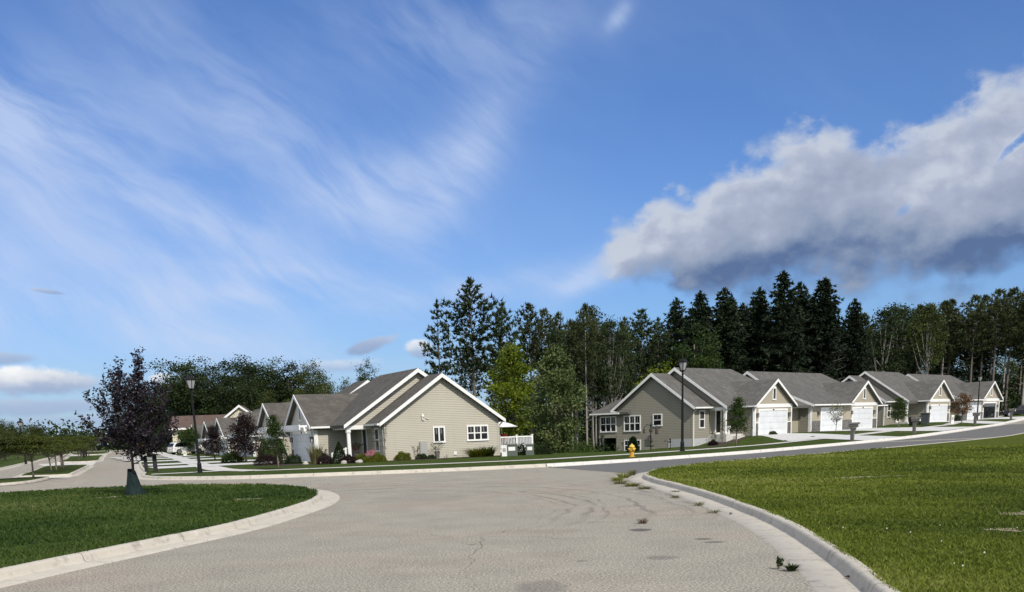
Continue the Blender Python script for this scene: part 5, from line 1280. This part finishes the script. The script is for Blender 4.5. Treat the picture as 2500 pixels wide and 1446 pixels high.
for sx in (-.25, .25):
    for sy in (-.25, .25):
        b = MB(); b.tube([(sx, sy, 0), (sx, sy, .395)], .02, 6); b.build('leg', MATS['black_metal'], ch)
gc = empty('covered_grill', atL(.85, 9.55, .505), R(-25), 'pale grey covered grill on the deck behind the railing', 'grill')
b = MB(); b.prism([(-.33, .0), (.33, .0), (.36, .5), (.30, .78), (.1, .86), (-.1, .86), (-.30, .78), (-.36, .5)], lambda p, q, a: (p, a, q), -.26, .26); b.build('cover', MATS['gutter_grey'], gc, bevel=.04)
b = MB()
for sx in (-.25, .25): b.tube([(sx, -.27, .04), (sx, -.22, .04)], .04, 8)
b.build('wheel', MATS['black_metal'], gc)
def pot(name, loc, label, leafm, h=.45, seed=1, w_=.5, potm='stone_veneer', scale=1., flat=False):
    o = empty(name, loc, 0, label, 'potted plant'); o.scale = (scale,)*3
    b = MB(); b.lathe([(.12, 0), (.19, h*.95), (.21, h), (.17, h), (.15, h*.9)], 12); b.build('pot', MATS[potm], o)
    r = np.random.default_rng(seed); n = 320; d = unit(r.normal(0, 1, (n, 3))); C = d*np.array([w_, w_, w_*(.45 if flat else .8)])*(.5+.5*r.random((n, 1)))+np.array([0, 0, h+(.55 if flat else .35)])
    V, F, T = leaves(r, C, .07, r.uniform(.1, .8, n), .8); np_mesh('foliage', V, F, MATS[leafm], o, T)
    if flat:
        b = MB(); b.tube([(0, 0, h*.8), (.03, 0, h+.3), (0, 0, h+.55)], .03, 6); b.build('stem', MATS['bark_dark'], o)
    return o
pot('potted_plant', atL(-.7, 3.35, .1), 'bushy green potted plant beside the wall meter of the beige house', 'leaf_street', .5, 3, .48)
pot('potted_tree', atL(3.4, -.9, .12), 'dark topiary in a pot on the beige porch', 'leaf_yew', .5, 4, .42, 'stone_veneer', 1., True)
pot('potted_flowers', atL(4.4, -.65, .12), 'dark red potted flowers beside the beige front door', 'petal_red', .55, 5, .34)
pc = empty('porch_chair', atL(4.7, -1.15, .11), R(60), 'small pink porch chair beside the white column', 'chair')
pk = mat('chair_pink', (.34, .20, .18), .7)
b = MB(); b.box(-.24, .24, -.24, .24, .40, .45); b.build('seat', pk, pc)
b = MB(); b.box(-.24, .24, .2, .24, .455, .88); b.build('backrest', pk, pc)
for sx in (-.21, .21):
    for sy in (-.21, .21):
        b = MB(); b.box(sx-.02, sx+.02, sy-.02, sy+.02, 0, .398); b.build('leg', pk, pc)
pot('potted_plant', RF(4.4, -1.0)+(ZR+.12,), 'white potted plant beside the grey porch column', 'leaf_dry', .7, 6, .22, 'white_trim')
rockm = mat('boulder', rough=.9, fn=lambda g: {'Base Color': g.mix(g.noise(g.obj(), 5, 6, .6), (.32, .30, .26), (.5, .48, .43)), 'Normal': g.bump(g.noise(g.obj(), 8, 5), .6, .04)})
def rock(x, y, rx, ry, rz_, label, seed):
    bm = bmesh.new(); bmesh.ops.create_icosphere(bm, subdivisions=3, radius=1); r = random.Random(seed); ph = [r.random()*6 for _ in range(4)]
    for v in bm.verts:
        k = 1+.14*math.sin(3*v.co.x+ph[0])+.12*math.sin(4*v.co.y+ph[1])+.1*math.sin(5*v.co.z+ph[2])
        v.co = Vector((v.co.x*rx*k, v.co.y*ry*k, max(-.3, v.co.z)*rz_*k))
    me = bpy.data.meshes.new('rock'); bm.to_mesh(me); bm.free(); me.materials.append(rockm)
    for p in me.polygons: p.use_smooth = True
    o = bpy.data.objects.new('rock', me); COL.objects.link(o); o.location = (x, y, hz(x, y)+LAWN+.04); tag(o, label, 'rock')
rock(-9.98, 65.3, .24, .18, .15, 'white rounded rock in the bed before the conical evergreen', 1)
rock(-9.05, 65.4, .22, .2, .2, 'pale rough rock at the right of the beige porch bed', 2)
rock(-11.25, 66.6, .45, .3, .35, 'pale rubble rock by the white garage corner post', 3)
rock(-12.6, 66.6, .2, .16, .13, 'small white rock left of the feathery grass', 4)
rock(-11.6, 66.2, .2, .16, .12, 'small white rock right of the feathery grass', 5)
# small stones and leaves lying in the right gutter
lf = MB(); lf.add([(0, 0, .012), (.05, .02, .03), (.10, 0, .018), (.05, -.035, .012)], [(0, 1, 2), (0, 2, 3)]); lf.add([(.06, .03, .012), (.10, .06, .035), (.15, .05, .02), (.11, .015, .012)], [(0, 1, 2), (0, 2, 3)])
lo = lf.build('dead_leaf', MATS['leaf_brown']); lo.location = (3.93, 11.9, .02); tag(lo, 'curled brown leaf lying at the foot of the right kerb', 'leaf')
stn = MB(); stn.lathe([(.01, 0), (.035, .008), (.03, .03), (.008, .04)], 7); sto = stn.build('stone', MATS['stone_veneer']); sto.location = (4.55, 20.9, .02); tag(sto, 'small dark stone in the right gutter', 'stone')

# ------------------------------------------------------------------ cars
def car(label, paint, dims, x, y, rz, suv=False, s=1.):
    L, Wd, H = dims; o = empty('parked_car', (x, y, hz(x, y)+LAWN+.03), rz, label, 'car'); o.scale = (s, s, s)
    h = L/2
    low = [(-h, .32), (-h+.02, .62), (-h+.12, .86 if suv else .80), (-h+.9, .96 if suv else .90), (h-1.2 if not suv else h-.4, .98 if suv else .92), (h-.08, .92 if suv else .84), (h, .60), (h-.04, .32)]
    if suv: roof = [(-h+1.15, .97), (-h+1.95, H-.10), (-h+2.6, H), (h-1.0, H-.02), (h-.45, H-.16), (h-.12, .97)]
    else: roof = [(-h+1.35, .90), (-h+2.05, H-.08), (-h+2.6, H), (h-1.8, H-.02), (h-1.35, H-.12), (h-.55, .91)]
    def slab(poly, w0, tuck, zt):
        b = MB(); n = len(poly); V = []
        for sgn in (-1, 1):
            for x_, z_ in poly: V.append((x_, sgn*(w0-tuck*max(0, (z_-zt))/(H-zt+1e-6)), z_))
        b.add(V, [list(range(n)), list(range(2*n-1, n-1, -1))]+[(i, (i+1) % n, n+(i+1) % n, n+i) for i in range(n)]); return b
    slab(low, Wd/2, .0, H).build('body', paint, o, bevel=.06)
    slab(roof, Wd/2-.06, .22, .9).build('cabin', paint, o, bevel=.04)
    g_ = MB()
    for sgn in (-1, 1):
        inner = [(x_*.88+(.05 if suv else .0), .97+(z_-.97)*.80 if z_ > 1 else .985) for x_, z_ in roof]
        V = [(x_, sgn*(Wd/2-.06-.22*max(0, z_-.9)/(H-.9)+.008), z_) for x_, z_ in inner]; V2 = [(a, b_-sgn*.02, c) for a, b_, c in V]; n = len(V)
        g_.add(V+V2, [list(range(n)), list(range(2*n-1, n-1, -1))]+[(i, (i+1) % n, n+(i+1) % n, n+i) for i in range(n)])
    for (p, q) in ((roof[0], roof[1]), (roof[-2], roof[-1])):
        sg = -1 if p[0] < 0 else 1
        def at(t, w_): x_ = p[0]+(q[0]-p[0])*t; z_ = p[1]+(q[1]-p[1])*t; return (x_+sg*.02, w_*(Wd/2-.10-.22*max(0, z_-.9)/(H-.9)), z_+.012)
        g_.add([at(.12, -1), at(.12, 1), at(.9, 1), at(.9, -1)], [(0, 1, 2, 3)])
    g_.build('side_window', MATS['glass_dark'], o)
    for wx in (-h+.82, h-.86):
        for sgn in (-1, 1):
            wr = .36 if suv else .32; y0 = sgn*(Wd/2-.20); y1 = sgn*(Wd/2+.015)
            b = MB(); b.tube([(wx, y0, wr), (wx, y1, wr)], wr, 18); wh = b.build('wheel', MATS['black_metal'], o)
            b = MB(); b.tube([(wx, y1+sgn*.002, wr), (wx, y1+sgn*.012, wr)], wr*.66, 12); b.build('rim', MATS['rim'], wh)
    for sgn in (-1, 1):
        b = MB(); b.box(-h-.01, -h+.14, sgn*.72-.14, sgn*.72+.14, .66, .78); b.build('headlight', MATS['lamp_glass'], o)
        b = MB(); b.box(h-.12, h+.008, sgn*.74-.12, sgn*.74+.12, .68, .84); b.build('tail_light', redm, o)
    return o
mat('rim', (.45, .46, .48), .3, metal=.8)
white_p = mat('paint_white', (.72, .72, .70), .25, spec=.6); black_p = mat('paint_black', (.006, .007, .010), .22, spec=.6); dark_p = mat('paint_dark', (.02, .022, .03), .25, spec=.6)
car('white estate car parked in a driveway behind the corner lamp', white_p, (4.5, 1.86, 1.66), -42.2, 140, R(222), True)
car('black sedan parked at the right edge beside the second grey house', black_p, (4.9, 1.86, 1.46), 69.6, 141.5, R(-12))
car('dark sedan standing far down the boulevard, seen through the plum branches', dark_p, (4.7, 1.8, 1.5), -73.5, 214, R(75))
for p in ALL_PROTO:
    if '_h' in p: del p['_h']
for o in bpy.data.objects:
    if '_h' in o: del o['_h']
SKYTINT=(.67,.94,1.42);CIRRUS=(.56,.67,.90);SKYK=.085;SUNK=4.0;EXPO=0.;REAR_FILL=(.95,.95,.93)
# ------------------------------------------------------------------ sky, sun, camera
SUN_EL, SUN_AZ = 42., 152.      # azimuth measured clockwise from +Y: behind the camera, to its right
w = bpy.data.worlds.new('World'); scene.world = w; w.use_nodes = True
g = G(w.node_tree); bg = g.N['Background']
sky = g.n('ShaderNodeTexSky', sky_type='NISHITA'); sky.sun_disc = False
sky.sun_elevation = R(SUN_EL); sky.sun_rotation = R(SUN_AZ)
sky.air_density = 1.0; sky.dust_density = .6; sky.ozone_density = 2.2
dv = g.n('ShaderNodeTexCoord').outputs['Generated']; s = g.sep(dv)
A = g.m('MULTIPLY', g.m('ARCTAN2', s[0], s[1]), 57.2958)
E = g.m('MULTIPLY', g.m('ARCSINE', s[2]), 57.2958)
def curve(x, pts, x0, x1, y0, y1):
    """piecewise curve of the cloud outline, in degrees"""
    nd = g.n('ShaderNodeFloatCurve')
    g.L.new(g.m('DIVIDE', g.m('SUBTRACT', x, x0), x1-x0, clamp=True), nd.inputs['Value'])
    c = nd.mapping.curves[0]
    P = [((a-x0)/(x1-x0), (b-y0)/(y1-y0)) for a, b in pts]
    while len(c.points) < len(P): c.points.new(.5, .5)
    for p, (a, b) in zip(c.points, P): p.location = (a, b); p.handle_type = 'AUTO_CLAMPED'
    nd.mapping.update()
    return g.m('ADD', g.m('MULTIPLY', nd.outputs[0], y1-y0), y0)
skyc = g.mix(1., sky.outputs[0], tuple(k*SKYK for k in SKYTINT), 'MULTIPLY')   # everything below is in display units
# deepen towards the upper right, as the polarised patch of the real sky does
# cirrus: wind-drawn veils, brightest on the left
rot = R(33)
a1 = g.m('ADD', g.m('MULTIPLY', A, math.cos(rot)), g.m('MULTIPLY', E, -math.sin(rot)))
a2 = g.m('ADD', g.m('MULTIPLY', A, math.sin(rot)), g.m('MULTIPLY', E, math.cos(rot)))
wv = g.noise(g.vec(A, E, 0.), .10, 3, .5)
a2w = g.m('ADD', a2, g.m('MULTIPLY', g.m('SUBTRACT', wv, .5), 5.))
c1 = g.noise(g.vec(g.m('MULTIPLY', a1, .055), g.m('MULTIPLY', a2w, .15), 3.), 1., 7, .56)
c2 = g.noise(g.vec(g.m('MULTIPLY', A, .045), g.m('MULTIPLY', E, .16), 9.), 1., 6, .55, .6)
c3 = g.noise(g.vec(g.m('MULTIPLY', a1, .16), g.m('MULTIPLY', a2w, .7), 5.), 1., 6, .6, .2)
def gauss(a, e, ra, re, tilt=0.):
    da = g.m('SUBTRACT', A, a); de = g.m('SUBTRACT', E, e)
    if tilt:
        ct, st = math.cos(R(tilt)), math.sin(R(tilt))
        da, de = (g.m('ADD', g.m('MULTIPLY', da, ct), g.m('MULTIPLY', de, st)), g.m('SUBTRACT', g.m('MULTIPLY', de, ct), g.m('MULTIPLY', da, st)))
    q = g.m('ADD', g.m('POWER', g.m('DIVIDE', da, ra), 2.), g.m('POWER', g.m('DIVIDE', de, re), 2.))
    return g.m('EXPONENT', g.m('MULTIPLY', q, -1.))
veil = g.m('MULTIPLY', gauss(-22, 9.5, 13, 5.), .62)
for p in ((-11, 14.6, 9, 2.0, -33), (-6., 12.0, 4.6, 1.5, 18), (-13, 9.5, 9, 1.8, -28), (-22, 14.5, 5, 2.6, 0), (-1.5, 13.2, 5, 1.6, 50), (4.9, 7.7, 2.4, .6, 36), (4.6, 7.3, 2.6, .5, 10), (-1., 7.2, 6, .7, 8), (-16, 5.0, 12, 1.2, -10), (-2, 18.5, 6, 2.0, 0), (6.5, 18.9, .7, .4, 40), (-24, 15.6, 3, .7, -25), (-14, 7.4, 6, 1., 4)):
    veil = g.m('ADD', veil, g.m('MULTIPLY', gauss(*p), .75))
tex = g.m('ADD', g.m('MULTIPLY', g.ss(c1, .28, .72), .75), g.m('ADD', g.m('MULTIPLY', g.ss(c2, .38, .66), .3), g.m('MULTIPLY', g.m('SUBTRACT', g.ss(c3, .34, .68), .45), .42)))
cir = g.m('MULTIPLY', g.m('MULTIPLY', veil, tex), 1.0, clamp=True)
base_veil = g.m('ADD', g.m('MULTIPLY', g.ss(c1, .3, .8), .08), g.m('MULTIPLY', gauss(-24, 7, 17, 6), .20))
cir = g.m('MINIMUM', g.m('ADD', g.m('MULTIPLY', cir, .66), base_veil), .80)
col = g.mix(cir, skyc, CIRRUS)
# cumulus bank on the right
fb = g.noise(g.vec(g.m('MULTIPLY', A, .30), g.m('MULTIPLY', E, .42), 1.7), 1., 9, .52)
fb2 = g.noise(g.vec(g.m('MULTIPLY', A, .85), g.m('MULTIPLY', E, 1.25), 4.1), 1., 7, .62)
fbl = g.noise(g.vec(g.m('MULTIPLY', g.m('ADD', A, -.5), .30), g.m('MULTIPLY', g.m('ADD', E, .6), .42), 1.7), 1., 5, .5)
topc = curve(A, [(4, 4.5), (5.2, 7.9), (6.2, 9.6), (7.2, 10.0), (8.5, 10.8), (10, 10.5), (11.8, 11.7), (13.5, 12.2), (16, 12.8), (19, 12.7), (21, 12.9), (23.5, 13.7), (26, 14.4), (40, 16)], 4, 40, 0, 20)
botc = curve(A, [(4, 11.), (5.2, 9.3), (6.8, 8.1), (9, 7.5), (12, 6.8), (14.5, 6.75), (17, 6.9), (19, 6.7), (21.5, 6.55), (24, 6.9), (27, 7.2), (40, 8)], 4, 40, 0, 20)
dt = g.m('SUBTRACT', topc, E); db = g.m('SUBTRACT', E, botc)
n1 = g.m('SUBTRACT', fb, .5); n2 = g.m('SUBTRACT', fb2, .5)
def billow(sc, seed):
    q = g.vec(g.m('ADD', g.m('MULTIPLY', A, sc), g.m('MULTIPLY', n2, 1.1)), g.m('ADD', g.m('MULTIPLY', E, sc*1.25), g.m('MULTIPLY', n1, 1.1)), seed)
    nd = g.n('ShaderNodeTexVoronoi', feature='SMOOTH_F1'); g.L.new(q, nd.inputs['Vector']); nd.inputs['Scale'].default_value = 1.; nd.inputs['Smoothness'].default_value = .35
    return g.m('SUBTRACT', .52, nd.outputs['Distance'])
bil = g.m('ADD', g.m('MULTIPLY', billow(.42, 2.), 1.), g.m('MULTIPLY', billow(1.05, 5.), .5))
den = g.m('MINIMUM', g.m('ADD', dt, g.m('ADD', g.m('MULTIPLY', n1, 5.2), g.m('MULTIPLY', n2, 2.0))), g.m('ADD', g.m('MULTIPLY', db, .8), g.m('ADD', g.m('MULTIPLY', n1, 2.6), g.m('MULTIPLY', n2, .9))))
den = g.m('ADD', den, g.m('ADD', .75, g.m('MULTIPLY', bil, 1.5)))
# the blue gap that opens along the right edge
gap = g.m('ADD', g.m('MULTIPLY', gauss(25.2, 11.9, 2.2, .35, 40), 3.0), g.m('MULTIPLY', gauss(20.7, 9.9, 1.5, .45, 35), 2.6))
den = g.m('SUBTRACT', den, gap)
alpha = g.ss(den, -.35, 1.3)
t = g.m('MAXIMUM', g.m('DIVIDE', db, g.m('MAXIMUM', g.m('ADD', dt, db), 1.2)), -.1)
relief = g.m('MULTIPLY', g.m('SUBTRACT', fb, fbl), 1.5)
t2 = g.m('ADD', g.m('ADD', t, g.m('ADD', relief, g.m('MULTIPLY', bil, .26))), g.m('ADD', g.m('MULTIPLY', n1, .75), g.m('MULTIPLY', n2, .22)))
edge = g.ss(den, 1.6, .2)
t2 = g.m('ADD', t2, g.m('MULTIPLY', g.m('MULTIPLY', edge, g.ss(t, .25, .7)), .35))
t2 = g.m('ADD', t2, g.m('MULTIPLY', gauss(7.2, 8.7, 2.6, 1.5), .62))
t2 = g.m('ADD', t2, g.m('MULTIPLY', gauss(22.6, 10.2, 3.6, 1.3, 25), .42))
t2 = g.m('ADD', g.m('ADD', g.m('MULTIPLY', t2, .74), .16), g.m('MULTIPLY', g.m('ADD', gauss(24., 7.8, 4.5, 1.2), g.m('MULTIPLY', gauss(12.3, 7.4, 2.6, .9), .9)), -.30))
t2 = g.m('ADD', t2, g.m('MULTIPLY', g.ss(A, 7.2, 5.4), .62))
cum = g.ramp(t2, [(0., (.105, .165, .315)), (.14, (.16, .225, .375)), (.34, (.26, .325, .46)), (.58, (.345, .40, .525)), (.80, (.42, .47, .60)), (1., (.56, .61, .71))])
col = g.mix(g.m('MULTIPLY', alpha, .97), col, cum)
# small clouds low on the left and over the middle
def small(a, e, ra, re, ramp_, tilt=0., k=1., sharp=1.):
    global col
    q = gauss(a, e, ra, re, tilt)
    d = g.m('ADD', q, g.m('ADD', g.m('MULTIPLY', n1, 1.25), g.m('MULTIPLY', n2, .6)))
    al = g.m('MULTIPLY', g.ss(d, .36, .36+.34*sharp), k)
    tt = g.m('ADD', g.m('DIVIDE', g.m('SUBTRACT', E, e-re), 2*re), g.m('ADD', g.m('MULTIPLY', n1, .8), g.m('MULTIPLY', n2, .5)))
    col = g.mix(al, col, g.ramp(tt, ramp_))
bright = [(0., (.26, .36, .56)), (.35, (.42, .50, .66)), (.65, (.74, .77, .82)), (1., (.97, .97, .97))]
dull = [(0., (.27, .36, .56)), (.5, (.36, .44, .62)), (1., (.52, .58, .72))]
small(-23.4, 1.9, 5.0, .55, dull, 0, .75, 1.6); small(-20.0, 1.2, 6.0, .4, dull, 0, .6, 1.6)
small(-23.0, 3.05, 3.4, .85, bright, 0, 1.)
small(-25.2, 4.2, 2.2, .35, dull, 0, .7, 1.4); small(-17.4, 3.0, 1.0, .5, bright, 0, .9)
small(-6.9, 4.55, 1.7, .45, dull, 16, .85); small(-4.2, 4.3, .8, .6, bright, 0, .8); small(-8.5, 3.6, 2.6, .45, bright, 0, .55, 1.6)
small(-22.4, 7.25, .9, .13, dull, -8, .7, 1.2)
# whitish air near the horizon
hzn = g.m('MULTIPLY', g.ss(E, 5.5, -.5), .30)
col = g.mix(hzn, col, (.46, .60, .84))
# unseen bright cloud added overhead and behind the camera for neutral fill light
up = g.m('MAXIMUM', g.ss(E, 22., 36.), g.ss(g.m('ABSOLUTE', A), 36., 60.))
rear_fill = g.m('MULTIPLY', up, g.m('MULTIPLY', g.ss(g.noise(dv, 2.6, 6, .55), .36, .6), .85))
col = g.mix(rear_fill, col, REAR_FILL)
g.L.new(col, bg.inputs[0]); bg.inputs[1].default_value = 1.

sd = bpy.data.lights.new('sun', 'SUN'); sd.energy = SUNK; sd.angle = R(.53); sd.color = (1., .94, .84)
so = bpy.data.objects.new('sun', sd); COL.objects.link(so)
dirv = Vector((math.sin(R(SUN_AZ))*math.cos(R(SUN_EL)), math.cos(R(SUN_AZ))*math.cos(R(SUN_EL)), math.sin(R(SUN_EL))))
so.rotation_euler = dirv.to_track_quat('Z', 'Y').to_euler(); so.location = (20, -20, 40)

cd = bpy.data.cameras.new('camera'); cd.lens = 36.; cd.sensor_width = 36.; cd.shift_y = (1667-723)/2500.
cd.clip_start = .1; cd.clip_end = 9000
co = bpy.data.objects.new('camera', cd); COL.objects.link(co); co.location = (0, 0, 1.85)
co.matrix_world = Matrix.Translation((0, 0, 1.85)) @ (Matrix.Rotation(math.pi/2-R(13.9), 4, 'X') @ Matrix.Rotation(R(-2.1), 4, 'Z'))
scene.camera = co
vs_ = scene.view_settings; vs_.view_transform = 'Standard'; vs_.look = 'None'; vs_.exposure = EXPO; vs_.gamma = 1
